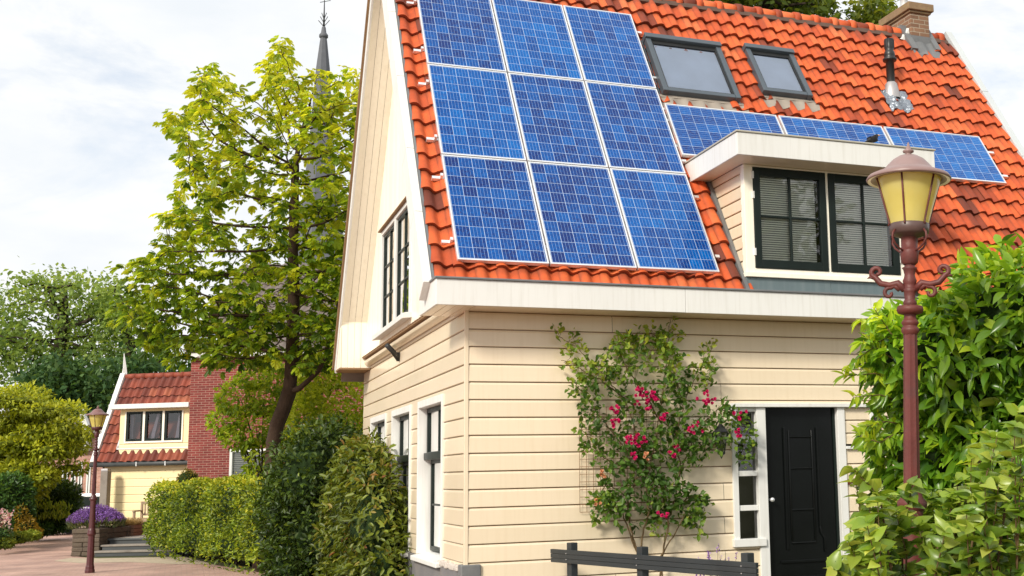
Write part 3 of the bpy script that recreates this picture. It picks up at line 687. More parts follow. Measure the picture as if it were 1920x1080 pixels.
# chimney
mb = MB(); mb.box(7.80, 8.15, 2.96, 3.72, 8.0, 8.86); chim = mb.build('chimney', MT['chim_brick'], house, bevel=.006)
mb = MB(); mb.box(7.735, 8.215, 2.895, 3.785, 8.86, 8.985); mb.box(7.77, 8.18, 2.93, 3.75, 8.82, 8.859); mb.build('chimney_cap', MT['stone_cap'], chim, bevel=.012)
mb = MB(); mb.lathe([(.065, 0), (.065, .5), (.085, .5), (.085, .56), (.0, .58)], (7.93, 3.3, 8.98), 16); mb.build('chimney_pot', MT['alu'], chim)
mb = MB(); m_ = 24; vs = []
for k in range(m_+1):
    x = 7.70+.56*k/m_; wv = .026*math.cos(2*PI*((x+.37)/.2302-.18)); vs += [RF(x, 5.44, .085), RF(x, 5.0+.04*math.sin(k*.9), .07+wv)]
mb.add(vs, [(2*k, 2*k+1, 2*k+3, 2*k+2) for k in range(m_)], True)
mb.box(7.785, 8.165, 2.945, 3.74, 8.30, 8.44); bar(mb, RF, 7.69, 7.80, 5.1, 5.7, .06, .12); bar(mb, RF, 8.15, 8.25, 5.15, 5.7, .06, .12)
mb.build('chimney_flashing', MT['lead'], chim)
mb = MB(); mb.hexa([(7.62, 2.98, 8.36), (7.79, 2.98, 8.34), (7.79, 3.4, 8.5), (7.6, 3.4, 8.56), (7.66, 3.0, 8.42), (7.795, 3.0, 8.58), (7.795, 3.4, 8.72), (7.64, 3.4, 8.62)]); mb.build('chimney_saddle', surf('white_lead_patch', (.6, .6, .58, 1), .6, .2, 9, .3, bmp=.4), chim, bevel=.01)
# flue
fb = RF(6.86, 3.93, .05)
mb = MB(); mb.lathe([(.062, .12), (.062, .50), (.10, .50), (.105, .53), (.075, .56), (.085, .58), (.075, .64), (.06, .66), (.068, .69), (.068, .84), (.03, .85), (0, .85)], fb, 20)
for k in range(10):
    t = 2*PI*k/10; mb.box(fb[0]+.062*math.cos(t)-.006, fb[0]+.062*math.cos(t)+.014, fb[1]+.062*math.sin(t)-.01, fb[1]+.062*math.sin(t)+.01, fb[2]+.70, fb[2]+.83)
flue = mb.build('flue_pipe', MT['black_metal'], house)
mb = MB(); mb.lathe([(.135, -.09), (.125, -.02), (.09, .14), (.064, .17)], fb, 20); mb.build('flue_cone', MT['alu_grey'], flue)
mb = MB(); vs = []; nx, ny = 12, 10
for j in range(ny+1):
    for i in range(nx+1):
        x = 6.66+.42*i/nx; t = 3.52+.42*j/ny; wv = .026*math.cos(2*PI*((x+.37)/.2302-.18)); vs.append(RF(x+random.uniform(-.008, .008), t-(.05 if (j == 0 and i % 4 < 2) else 0), .092+wv*.7+random.uniform(-.012, .012)))
mb.add(vs, [(j*(nx+1)+i, j*(nx+1)+i+1, (j+1)*(nx+1)+i+1, (j+1)*(nx+1)+i) for j in range(ny) for i in range(nx)]); mb.build('flue_flashing', MT['silver'], flue)
# front door and side light
mb = MB()
mb.box(3.00, 4.90, -.065, .05, 2.358, 2.402); mb.box(3.02, 3.088, -.03, .10, .82, 2.357); mb.box(3.335, 3.45, -.032, .12, GZ, 2.357); mb.box(4.392, 4.49, -.03, .12, GZ, 2.357)
for z in (2.0, 1.615, 1.232): mb.box(3.088, 3.335, -.012, .08, z-.03, z+.03)
mb.box(3.088, 3.335, -.011, .09, 2.31, 2.357); mb.box(3.0, 3.40, -.06, .10, .81, .895)
df = mb.build('door_frame', MT['white'], house, bevel=.005)
mb = MB(); mb.quad((3.088, .04, .89), (3.335, .04, .89), (3.335, .04, 2.32), (3.088, .04, 2.32)); mb.build('sidelight_pane', MT['glass'], df)
mb = MB(); mb.box(2.9, 3.5, .25, .27, .5, 2.5); mb.build('sidelight_dark', MT['interior'], df)
mb = MB(); mb.box(3.452, 4.39, .05, .09, .30, 2.356)
door = mb.build('front_door', MT['door_black'], house)
mb = MB()
def rod(a, b, r=.012): mb.tube([a, b], r, 8)
for x in (3.775, 4.075): rod((x, .045, .85), (x, .045, 2.10))
for z in (2.02, 1.66, 1.19, .82): rod((3.775, .045, z), (4.075, .045, z))
for x in (3.71, 4.14): mb.box(x-.012, x+.012, .03, .05, .75 if x < 4 else 1.0, 2.13)
mb.tube([(4.14, .04, 1.0), (4.15, .04, .92), (4.19, .04, .86), (4.195, .04, .70)], .012, 6)
mb.box(3.62, 4.2, .03, .05, .42, .45); mb.box(3.62, 4.2, .03, .05, .60, .63)
mb.build('door_moulding', MT['door_black'], door, bevel=.004)
mb = MB(); c = np.array([3.503, -.012, 1.315])
prof = [(.0, -.03), (.022, -.028), (.026, -.01), (.012, .02), (.012, .06)]
vs = []; n = 14
for r, d in prof:
    for k in range(n): t = 2*PI*k/n; vs.append((c[0]+r*math.cos(t), c[1]+d, c[2]+r*math.sin(t)))
mb.add(vs, [(i*n+k, (i+1)*n+k, (i+1)*n+(k+1) % n, i*n+(k+1) % n) for i in range(len(prof)-1) for k in range(n)], True); mb.build('door_knob', MT['alu'], door)
mb = MB(); mb.box(4.36, 4.39, .03, .05, .30, 2.35); mb.build('door_edge', MT['green_black'], door)
mb = MB(); mb.box(4.842, 4.882, -.035, .03, 1.90, 2.357); mb.box(4.492, 4.882, -.04, .03, 1.87, 1.905); mb.build('hatch_trim', MT['white'], house, bevel=.004)
mb = MB(); mb.box(4.885, 5.0, -.01, .03, 1.95, 2.357); mb.build('hatch_opening', MT['interior'], house)
mb = MB(); mb.box(4.50, 4.535, -.035, -.01, 1.46, 1.52); mb.tube([(4.515, -.03, 1.49), (4.56, -.05, 1.49)], .014, 8); mb.build('shutter_catch', MT['rust_red'], house)
mb = MB(); mb.box(3.4, 4.6, -.45, -.01, GZ, .10); mb.build('doorstep', MT['step_dark'], house, bevel=.015)
# small spotlight on the side wall
sp = thing('wall_spotlight', 'small dark tubular spotlight on the cream side wall under the gable window', 'lamp', (-.01, 4.06, 3.28))
mb = MB(); mb.tube([(-.02, 4.06, 3.22), (-.02, 4.06, 3.34)], .03, 10); mb.build('bracket', MT['black_metal'], sp)
mb = MB(); mb.tube([(-.03, 4.06, 3.26), (-.10, 4.0, 3.34), (-.20, 3.92, 3.42)], .035, 12); mb.build('lamp_tube', MT['black_metal'], sp)
# ---------------------------------------------------------------- solar panels
def cellmat():
    m, nt, out = newmat('polycrystalline_cells'); p = nn(nt, 'ShaderNodeBsdfPrincipled')
    t = nn(nt, 'ShaderNodeTexCoord'); sp_ = nn(nt, 'ShaderNodeSeparateXYZ'); nt.links.new(t.outputs['Object'], sp_.inputs[0])
    def band(val, w):   # 1 near integers
        fr = mathn(nt, 'FRACT', mathn(nt, 'ADD', val, .5)); return mathn(nt, 'LESS_THAN', mathn(nt, 'ABSOLUTE', mathn(nt, 'SUBTRACT', fr, .5)), w)
    u = mathn(nt, 'MULTIPLY', mathn(nt, 'SUBTRACT', sp_.outputs[0], .026), 6/.938); v = mathn(nt, 'MULTIPLY', mathn(nt, 'SUBTRACT', sp_.outputs[1], .026), 10/1.583)
    gap = mathn(nt, 'MAXIMUM', band(u, .018), band(v, .014))
    bus = band(mathn(nt, 'SUBTRACT', mathn(nt, 'MULTIPLY', u, 4.0), 0.0), .032)
    cc = nn(nt, 'ShaderNodeCombineXYZ'); nt.links.new(mathn(nt, 'FLOOR', u), cc.inputs[0]); nt.links.new(mathn(nt, 'FLOOR', v), cc.inputs[1])
    oi = nn(nt, 'ShaderNodeObjectInfo'); nt.links.new(mathn(nt, 'MULTIPLY', oi.outputs['Random'], 57), cc.inputs[2])
    wnz = nn(nt, 'ShaderNodeTexWhiteNoise', noise_dimensions='3D'); nt.links.new(cc.outputs[0], wnz.inputs[0])
    vo = nn(nt, 'ShaderNodeTexVoronoi'); vo.inputs['Scale'].default_value = 48; nt.links.new(t.outputs['Object'], vo.inputs['Vector'])
    vs_ = nn(nt, 'ShaderNodeSeparateColor'); nt.links.new(vo.outputs['Color'], vs_.inputs[0])
    k = mathn(nt, 'ADD', mathn(nt, 'MULTIPLY', wnz.outputs['Value'], .55), mathn(nt, 'MULTIPLY', vs_.outputs[0], .45))
    k = mathn(nt, 'ADD', k, mathn(nt, 'MULTIPLY_ADD', oi.outputs['Random'], .5, -.25))
    c = ramp(nt, k, [(.0, (.004, .020, .13, 1)), (.35, (.001, .052, .24, 1)), (.75, (.0005, .084, .33, 1)), (1, (.0005, .120, .41, 1))])
    c = mixc(nt, bus, c, (.25, .36, .57, 1)); c = mixc(nt, gap, c, (.38, .48, .65, 1))
    nt.links.new(c, p.inputs['Base Color']); p.inputs['Roughness'].default_value = .12
    p.inputs['Specular IOR Level'].default_value = .22; p.inputs['Coat Weight'].default_value = 0.12; p.inputs['Coat Roughness'].default_value = .03; p.inputs['Coat IOR'].default_value = 1.45
    nt.links.new(p.outputs[0], out.inputs[0]); return m
MT['cells'] = cellmat()
PW, PH, PT = .995, 1.636, .048
def make_panel(name, label, rails, local_x=True):
    r = thing(name, label, 'solar panel', world=False, group='solar panels on the orange roof')
    mb = MB(); e = .019
    mb.box(0, e, 0, PH, 0, PT); mb.box(PW-e, PW, 0, PH, 0, PT); mb.box(e, PW-e, 0, e, 0, PT-.001); mb.box(e, PW-e, PH-e, PH, 0, PT-.001)
    mb.build('frame', MT['alu'], r, bevel=.002)
    mb = MB(); mb.quad((e, e, PT-.004), (PW-e, e, PT-.004), (PW-e, PH-e, PT-.004), (e, PH-e, PT-.004)); mb.build('cell_sheet', MT['cells'], r)
    mb = MB(); mb.box(e, PW-e, e, PH-e, .004, .012); mb.build('backsheet', MT['alu_grey'], r)
    return r
RX = Matrix.Rotation(TH, 3, 'X')
ppt = lambda x, t, n=.092: RF(x, t, n)
PX0, PROW, PCOL = -.0953, 1.6525, 1.0124
proto = None
rowname = ['bottom', 'middle', 'top']; colname = ['left', 'centre', 'right']
def rail(mb, vert, s0, s1, pos):
    if not vert: mb.box(s0, s1, pos-.02, pos+.02, -.042, -.002); mb.box(s0, s1, pos-.008, pos+.008, -.06, -.043)
    else: mb.box(pos-.02, pos+.02, s0, s1, -.042, -.002)
def add_panel(lab, M3, loc, rails, vert=False):
    global proto
    if proto is None: proto = make_panel('solar_panel', lab, None); o = proto
    else: o = copy_tree(proto); o['label'] = lab; ROOT[o] = np.zeros(3)
    o.location = loc; o.rotation_euler = M3.to_euler()
    return o
panels = []
for j in range(3):
    for i in range(3):
        lab = '%s %s panel of the nine upright blue solar panels' % (rowname[j], colname[i]) if (i, j) != (1, 1) else 'middle panel, surrounded by eight other upright blue solar panels'
        panels.append((add_panel(lab, RX, RF(PX0+i*PCOL, j*PROW, .092), None), i, j, False))
RXZ = RX @ Matrix.Rotation(math.radians(90), 3, 'Z')
for i, lab in enumerate(('leftmost sideways solar panel, below the large roof window', 'middle sideways solar panel, behind the bird on the dormer', 'rightmost sideways solar panel, behind the street lamp top')):
    panels.append((add_panel(lab, RXZ, RF(2.966+i*1.672+PH, 2.007, .092), None), i, 0, True))
for o, i, j, land in panels:
    ROOT[o] = np.zeros(3)
    for q in (.30, 1.30):
        mb = MB()
        if not land:
            s0 = -.13 if i == 0 else -.008; s1 = PW+(.10 if i == 2 else .008)
            rail(mb, False, s0, s1, q)
            if i == 0: mb.box(-.045, -.015, q-.02, q+.02, -.001, .048)
        else:
            q2 = .22 if q < 1 else .72
            s1 = PH+.008; s0 = -.008
            if i == 2: s0 = -.16
            rail(mb, True, s0, s1, q2)
        mb.build('mounting_rail', MT['alu'], o)
# ---------------------------------------------------------------- blackbird
bp = onfront(1636, 270, -.33); bz = DZ1+.022
bird = thing('blackbird', 'small black bird with orange beak perched on the dormer roof edge', 'bird', (bp[0], -.33, bz))
def skin(name, pts, edges, rad, mat, parent, sub=2):
    me = bpy.data.meshes.new(name); me.from_pydata([tuple(np.array(q)-ROOT[parent]) for q in pts], edges, []); o = link(name, me, mat, parent)
    m = o.modifiers.new('skin', 'SKIN'); me.skin_vertices.new() if not me.skin_vertices else None
    for k, r in enumerate(rad):
        d = me.skin_vertices[0].data[k]; d.radius = r if isinstance(r, tuple) else (r, r); d.use_root = (k == 0)
    sb = o.modifiers.new('sub', 'SUBSURF'); sb.levels = sub; sb.render_levels = sub
    return o
b0 = np.array([bp[0], -.33, bz])
bq = lambda x, z, y=0: b0+np.array([x, y, z])
skin('body', [bq(0, .068), bq(.035, .082), (bq(.058, .108)), bq(.068, .128), bq(.078, .131), bq(-.035, .055), bq(-.07, .040), bq(-.125, .012)], [(0,1),(1,2),(2,3),(3,4),(0,5),(5,6),(6,7)], [.042, .040, .026, .024, .014, .036, (.022, .016), (.016, .006)], MT['bird'], bird)
mb = MB(); mb.tube([bq(.084, .131), bq(.115, .128)], [.009, .002], 8); mb.build('beak', MT['beak'], bird)
for y in (-.015, .015):
    mb = MB(); mb.tube([bq(.0, .04, y), bq(.008, .018, y), bq(.0, .002, y), bq(.025, .002, y)], .003, 5); mb.build('leg', MT['bark_dark'], bird)
# ---------------------------------------------------------------- street lamps
def lampglass():
    m, nt, out = newmat('yellowed_lamp_glass'); v = coords(nt)
    d = nn(nt, 'ShaderNodeBsdfPrincipled'); c = ramp(nt, noise(nt, v, 4, 5), [(.3, (.82, .72, .20, 1)), (.7, (.92, .85, .36, 1))]); nt.links.new(c, d.inputs['Base Color']); d.inputs['Roughness'].default_value = .25
    d.inputs['Coat Weight'].default_value = .5
    t = nn(nt, 'ShaderNodeBsdfTranslucent'); t.inputs[0].default_value = (.95, .80, .22, 1)
    tr = nn(nt, 'ShaderNodeBsdfTransparent'); tr.inputs[0].default_value = (1, .9, .45, 1)
    m1 = nn(nt, 'ShaderNodeMixShader'); m1.inputs[0].default_value = .42; nt.links.new(d.outputs[0], m1.inputs[1]); nt.links.new(t.outputs[0], m1.inputs[2])
    m2 = nn(nt, 'ShaderNodeMixShader'); m2.inputs[0].default_value = .15; nt.links.new(m1.outputs[0], m2.inputs[1]); nt.links.new(tr.outputs[0], m2.inputs[2]); nt.links.new(m2.outputs[0], out.inputs[0]); return m
MT['lamp_glass'] = lampglass()
lp = at(1706, 877, 6.64)
def street_lamp(label, loc, scrolls, paint, roofm, sc, rot, group):
    r = thing('street_lamp', label, 'street lamp', loc, rot, group, world=False); r.scale = (sc, sc, sc)
    mb = MB(); mb.lathe([(.0, 0), (.105, 0), (.105, .06), (.095, .075), (.092, .14), (.08, .16), (.078, .20), (.068, .78), (.07, .80)], n=8, smooth=False)
    mb.lathe([(.07, .80), (.086, .82), (.09, .85), (.08, .875), (.084, .90), (.074, .93), (.068, .96)], n=20); mb.build('pedestal', paint, r, bevel=.004)
    mb = MB(); mb.lathe([(.066, .955), (.058, 1.40), (.06, 1.56)], n=16, flute=-.06); mb.lathe([(.058, 1.555), (.080, 1.58), (.082, 1.605), (.06, 1.63), (.052, 1.66), (.046, 1.69)], n=20)
    mb.lathe([(.046, 1.68), (.038, 2.545)], n=16, flute=-.10, smooth=False); mb.build('shaft', paint, r)
    mb = MB(); mb.lathe([(.038, 2.54), (.05, 2.56), (.047, 2.58), (.038, 2.585), (.042, 2.595), (.05, 2.607), (.042, 2.622), (.034, 2.63), (.034, 2.655)], n=20)
    mb.lathe([(.04, 2.655), (.068, 2.662), (.076, 2.682), (.07, 2.703), (.04, 2.708)], n=28, flute=-.07)
    mb.lathe([(.034, 2.706), (.04, 2.72), (.034, 2.735), (.029, 2.742), (.034, 2.785), (.042, 2.80), (.03, 2.805), (.034, 2.83), (.04, 2.85), (.032, 2.87), (.029, 2.885), (.036, 2.915), (.044, 2.925), (.03, 2.93), (.029, 2.945)], n=20, flute=-.04)
    mb.lathe([(.034, 2.943), (.047, 2.955), (.053, 3.02), (.05, 3.03), (.046, 3.032), (.047, 3.10), (.06, 3.115)], n=20); mb.build('capital', paint, r)
    if scrolls:
        for sgn in (-1, 1):
            mb = MB(); pts = [(.025, 0, 2.80), (.06, 0, 2.835), (.10, 0, 2.825), (.145, 0, 2.835), (.175, 0, 2.87)]; rr = [.018, .017, .015, .015, .014]
            for k in range(12):
                a = -.4+k*.50; q = .030*(1-k/15); pts.append((.163+q*math.cos(a), 0, 2.892+q*math.sin(a))); rr.append(.013-.0004*k)
            mb.tube([(sgn*x*1.12, y, 2.81+(z-2.81)*1.15) for x, y, z in pts], [q_*1.2 for q_ in rr], 8)
            pts = [(.05, 0, 2.80), (.075, 0, 2.822)]; rr = [.012, .012]
            for k in range(12):
                a = 1.9-k*.5; q = .030*(1-k/16); pts.append((.102+q*math.cos(a), 0, 2.785+q*math.sin(a))); rr.append(.011-.0003*k)
            mb.tube([(sgn*x*1.12, y, 2.81+(z-2.81)*1.15) for x, y, z in pts], [q_*1.2 for q_ in rr], 8)
            mb.tube([(sgn*.198, 0, 2.872), (sgn*.222, 0, 2.878), (sgn*.238, 0, 2.87)], [.012, .009, .002], 7)
            mb.build('scroll_arm', paint, r)
    mb = MB(); mb.lathe([(.05, 3.10), (.09, 3.115), (.109, 3.125), (.113, 3.175), (.106, 3.182)], n=32)
    lant = mb.build('lantern', MT['lamp_red_dark'] if not scrolls else surf('brown_enamel', (.085, .05, .045, 1), .4, .25, 8, .5, bmp=.15), r)
    mb = MB(); mb.lathe([(.108, 3.178), (.138, 3.29), (.164, 3.38), (.180, 3.435), (.182, 3.452)], n=40); mb.build('lamp_glass', MT['lamp_glass'], lant)
    mb = MB(); mb.lathe([(.03, 3.18), (.035, 3.24), (.03, 3.33), (.012, 3.36)], n=14); mb.build('bulb', MT['blind'], lant)
    mb = MB()
    for k in range(6):
        t = 2*PI*k/6+.42; c, s = math.cos(t), math.sin(t); mb.tube([(c*.121, s*.121, 3.165), (c*.114, s*.114, 3.182), (c*.144, s*.144, 3.29), (c*.187, s*.187, 3.45)], .0055, 6)
    mb.build('glazing_bars', paint, lant)
    mb = MB()
    for k in range(4):
        t = 2*PI*k/4+.9; c, s = math.cos(t), math.sin(t); mb.tube([(c*q, s*q, z) for q, z in ((.112, 3.135), (.128, 3.115), (.132, 3.085), (.112, 3.055), (.075, 3.03), (.05, 3.02))], .0065, 6)
    mb.build('support_straps', paint, lant)
    mb = MB(); mb.lathe([(.184, 3.447), (.205, 3.440), (.232, 3.4345)], n=40); mb.build('reflector', MT['cream_pale'], lant)
    mb = MB(); mb.lathe([(.165, 3.450), (.20, 3.444), (.232, 3.438)][:1]+[(.165, 3.4455), (.215, 3.438), (.236, 3.436), (.240, 3.444), (.228, 3.462), (.168, 3.488), (.138, 3.505), (.118, 3.53), (.09, 3.56), (.055, 3.582), (.02, 3.588), (.016, 3.60), (.030, 3.607), (.032, 3.615), (.016, 3.627), (.009, 3.645), (.004, 3.665), (0, 3.668)], n=40); mb.build('lantern_roof', roofm, lant)
    return r
lr_ = RM[:, 0]; lamp_r = street_lamp('oxide red cast iron street lamp with scroll arms in front of the laurel', (lp[0]-.066*lr_[0], lp[1]-.066*lr_[1], GZ), True, MT['rust_red'], MT['lamp_roof'], 1.026, YAW-.30, 'old street lamps')
lamp_r.scale = (1.026, 1.026, 1.0125)
lamp_r.rotation_euler = (Matrix.Rotation(.042, 3, Vector((math.cos(YAW+PI/2), math.sin(YAW+PI/2), 0))) @ Matrix.Rotation(YAW-.30, 3, 'Z')).to_euler()
ll = ground(168, 1074)
street_lamp('slim dark red street lamp standing beside the stone lavender planter', (ll[0], ll[1], GZ), False, MT['lamp_red_dark'], surf('dark_pink_enamel', (.20, .10, .095, 1), .4, .2, 6, .5), .955, YAW+.2, 'old street lamps')
# ---------------------------------------------------------------- low black fence
A, B = at(1042, 1042, 12.1), at(1428, 1068, 9.7); A[2] = B[2] = (A[2]+B[2])/2
fence = thing('rail_fence', 'low anthracite rail fence of three posts in front of the climbing rose', 'fence', (A[0], A[1], GZ))
d = unit(B-A); nrm = np.array([d[1], -d[0], 0]); FL = np.linalg.norm(B-A)
def obar(mb, s0, s1, o0, o1, z0, z1):
    f = lambda s, o, z: A*np.array([1, 1, 0])+d*s+nrm*o+np.array([0, 0, z]); mb.hexa([f(s0,o0,z0), f(s1,o0,z0), f(s1,o1,z0), f(s0,o1,z0), f(s0,o0,z1), f(s1,o0,z1), f(s1,o1,z1), f(s0,o1,z1)])
for zc in (A[2], A[2]-.45):
    mb = MB()
    for k in range(3): obar(mb, 0, FL, .032, .062+.002*k, zc-.066+k*.0445, zc-.066+k*.0445+.042)
    mb.build('rail', MT['dark_fence'], fence, bevel=.003)
for s in (.29, 1.47, FL-.18):
    mb = MB(); obar(mb, s-.042, s+.042, -.05, .030, GZ, A[2]+.135); mb.build('post', MT['dark_fence'], fence, bevel=.006)
    mb = MB()
    for z in (A[2]-.03, A[2]+.03): q = A+d*s+nrm*.066; mb.tube([(q[0]-nrm[0]*.005, q[1]-nrm[1]*.005, z), (q[0]+nrm[0]*.002, q[1]+nrm[1]*.002, z)], .006, 8)
    mb.build('bolts', MT['alu_grey'], fence)
# ---------------------------------------------------------------- climbing rose and what is around it
MT['rose_leaf'] = leafmat('rose_leaves', [(0, (.025, .06, .012)), (.35, (.065, .14, .022)), (.7, (.17, .27, .035)), (1, (.38, .42, .055))], .4, .45, .3)
MT['rose_pink'] = surf('crimson_petals', (.56, .015, .12, 1), .6, .35, 30, .2, bmp=.2, bscale=60)
MT['rose_old'] = surf('faded_petals', (.62, .30, .16, 1), .7, .35, 30, .2, bmp=.2)
tr = thing('wire_trellis', 'thin rusty wire grid fixed to the timber wall behind the rose', 'trellis', (1.7, -.03, 1.4))
mb = MB()
for x in np.linspace(1.22, 2.15, 13): mb.tube([(x, -.03, 1.25), (x, -.03, 2.36)], .003, 4)
for z in np.linspace(1.25, 2.36, 15): mb.tube([(1.22, -.034, z), (2.15, -.034, z)], .003, 4)
mb.build('wire_grid', surf('rusty_wire', (.22, .12, .06, 1), .7, .3, 9), tr)
canes = [[(1198,1045),(1180,985),(1176,930),(1204,880),(1195,820),(1176,760),(1132,702),(1085,655),(1042,628)], [(1198,1045),(1216,960),(1210,900),(1226,840),(1236,780),(1246,710),(1254,655),(1256,598)], [(1240,1045),(1262,950),(1276,880),(1266,820),(1282,760),(1312,690),(1338,648)],
  [(1276,880),(1312,800),(1347,768),(1384,772),(1400,810),(1392,868)], [(1190,760),(1125,712),(1085,690),(1052,676)], [(1205,880),(1142,802),(1098,742),(1080,722)], [(1198,1045),(1166,962),(1140,948),(1116,946)], [(1240,1045),(1286,962),(1312,990)], [(1240,790),(1182,700),(1150,645),(1200,636)], [(1284,760),(1262,700),(1230,640),(1222,618)], [(1232,850),(1150,870),(1110,840),(1090,800)], [(1262,950),(1300,930),(1322,958)], [(1240,790),(1330,845),(1365,800)], [(1176,930),(1135,905),(1120,960)], [(1210,900),(1250,905),(1240,950),(1225,985)]]
rose = thing('climbing_rose', 'climbing rose with crimson flowers trained on the cream timber wall', 'rose', (1.95, -.1, GZ))
mb = MB(); LP = []; LA = []; bright = []
for ci, c in enumerate(canes):
    k = len(c); P3 = []
    for i, (u, v) in enumerate(c):
        y = -.05-.16*math.sin(PI*min(1, i/(k-1)+.08))*random.uniform(.5, 1.1)-.03; P3.append(onfront(u, v, y))
    if c[0][1] > 1030: P3 = [np.array([P3[0][0]-.02, -.12, GZ])]+P3
    S = []
    for i in range(len(P3)-1):
        for q in np.linspace(0, 1, 9)[:-1]: S.append(P3[i]*(1-q)+P3[i+1]*q+RNG.normal(size=3)*.008)
    S.append(P3[-1]); mb.tube(S, list(np.linspace(.012 if c[0][1] > 1030 else .008, .003, len(S))), 6)
    lo = 17 if c[0][1] > 1030 else 2
    S = np.array(S)
    for i in range(lo, len(S)-1):
        u = i/len(S); dens = 2
        for _ in range(dens if ci < 6 else dens+1):
            dr = RNG.normal(size=3); dr[1] = -abs(dr[1])*.7; dr = unit(dr); base = S[i]+RNG.normal(size=3)*.01; tip = base+dr*random.uniform(.04, .13)
            if random.random() < .5: mb.tube([base, tip], .002, 3, caps=False)
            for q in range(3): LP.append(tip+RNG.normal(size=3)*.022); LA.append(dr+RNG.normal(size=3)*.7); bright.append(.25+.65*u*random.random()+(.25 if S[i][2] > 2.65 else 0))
for (u, v, ru, rv, n) in ((1255,705,66,48,95), (1220,800,80,58,125), (1180,865,45,40,70), (1340,795,50,38,80), (1280,840,60,45,150), (1110,760,25,50,70), (1245,925,26,36,50), (1150,685,40,30,80), (1320,700,25,35,60), (1392,850,14,26,25), (1245,655,25,40,60), (1190,650,40,25,70), (1290,965,28,24,40), (1140,940,26,14,30), (1235,985,25,25,30)):
    for _ in range(n):
        a = random.uniform(0, 2*PI); q = math.sqrt(random.random()); p = onfront(u+ru*q*math.cos(a), v+rv*q*math.sin(a), -random.uniform(.05, .30)); LP.append(p); LA.append(RNG.normal(size=3)+np.array([0, -.3, -.2])); bright.append(random.gauss(.38, .2)+(.18 if v < 720 or v > 900 else -.05))
LP = np.array(LP); LA = np.array(LA); n = len(LP); Ls = RNG.uniform(.044, .082, n)
leaves('leaves', LP, LA, RNG.normal(size=(n, 3))*.6+np.array([-.2, -.6, .6]), Ls, Ls*.72, np.clip(bright, 0, 1), MT['rose_leaf'], rose)
mb.build('canes', MT['cane'], rose)
PT_ = (np.array([(0,0,0),(.45,.5,.12),(.95,.35,.30),(1.0,-.3,.28),(.45,-.5,.10)]), np.array([(0,1,2,3),(0,3,4,4)]))
PT_ = (np.array([(0,0,0),(.5,.55,.12),(1,0,.32),(.5,-.55,.12)]), np.array([(0,1,2,3)]))
FLW = [(1322,748,18,9), (1212,752,24,14), (1243,781,11,5), (1153,768,13,5), (1155,794,12,5), (1193,822,17,9), (1205,832,10,4), (1270,848,15,6), (1244,961,12,4), (1304,802,15,6), (1384,812,9,4), (1388,778,14,5), (1178,826,8,3), (1203,735,12,5), (1190,853,9,4), (1130,889,8,3, 1), (1215,858,11,3, 1), (1120,942,6,2, 1), (1228,742,10,4)]
for f in FLW:
    u, v, rr, k = f[:4]; P_ = []; A_ = []; N_ = []
    for _ in range(int(k*1.7)):
        a = random.uniform(0, 2*PI); q = math.sqrt(random.random()); c = onfront(u+rr*q*math.cos(a), v+rr*.8*q*math.sin(a), -random.uniform(.24, .36)); face = unit(np.array([random.gauss(-.3, .4), -1, random.gauss(.35, .4)]))
        for ring, m_ in ((.0, 4), (1, 6), (2, 7)):
            for j in range(m_):
                t = 2*PI*j/m_+random.random(); e1 = unit(np.cross(face, [0, 0, 1.])); e2 = np.cross(face, e1); dr = e1*math.cos(t)+e2*math.sin(t)
                P_.append(c+face*.004*(2-ring)); A_.append(dr+face*(1.1-.45*ring)); N_.append(face-dr*.4)
    n = len(P_); Lp = RNG.uniform(.014, .028, n)
    leaves('flower_cluster', np.array(P_), np.array(A_), np.array(N_), Lp, Lp*1.05, RNG.uniform(0, 1, n), MT['rose_old'] if len(f) > 4 else MT['rose_pink'], rose, PT_)
# wall lantern among the rose leaves
wl = onfront(1352, 830, -.18); lan = thing('wall_lantern', 'black carriage lantern on the wall half hidden by rose leaves left of the door', 'lamp', (wl[0], 0, wl[2]))
c = (wl[0], -.18, wl[2]-.16)
mb = MB(); mb.lathe([(0, -.02), (.012, 0), (.02, .02), (.045, .035), (.05, .05), (.04, .06)], c, 6, smooth=False); mb.lathe([(.085, .27), (.09, .28), (.05, .33), (.02, .36), (.012, .39), (0, .40)], c, 6, smooth=False)
for k in range(6): t = 2*PI*k/6; mb.tube([(c[0]+.042*math.cos(t), c[1]+.042*math.sin(t), c[2]+.05), (c[0]+.08*math.cos(t), c[1]+.08*math.sin(t), c[2]+.275)], .004, 5)
mb.tube([(wl[0], -.0, wl[2]+.05), (wl[0], -.06, wl[2]+.20), (wl[0], -.15, wl[2]+.26), (wl[0], -.18, wl[2]+.22)], .009, 7); mb.box(wl[0]-.03, wl[0]+.03, -.014, .0, wl[2]-.02, wl[2]+.12); mb.build('lantern_cage', MT['black_metal'], lan)
mb = MB(); mb.lathe([(.038, .055), (.076, .272)], c, 6, smooth=False); mb.build('lantern_glass', glassmat('lantern_glass', (.8, .85, .88, 1)), lan)
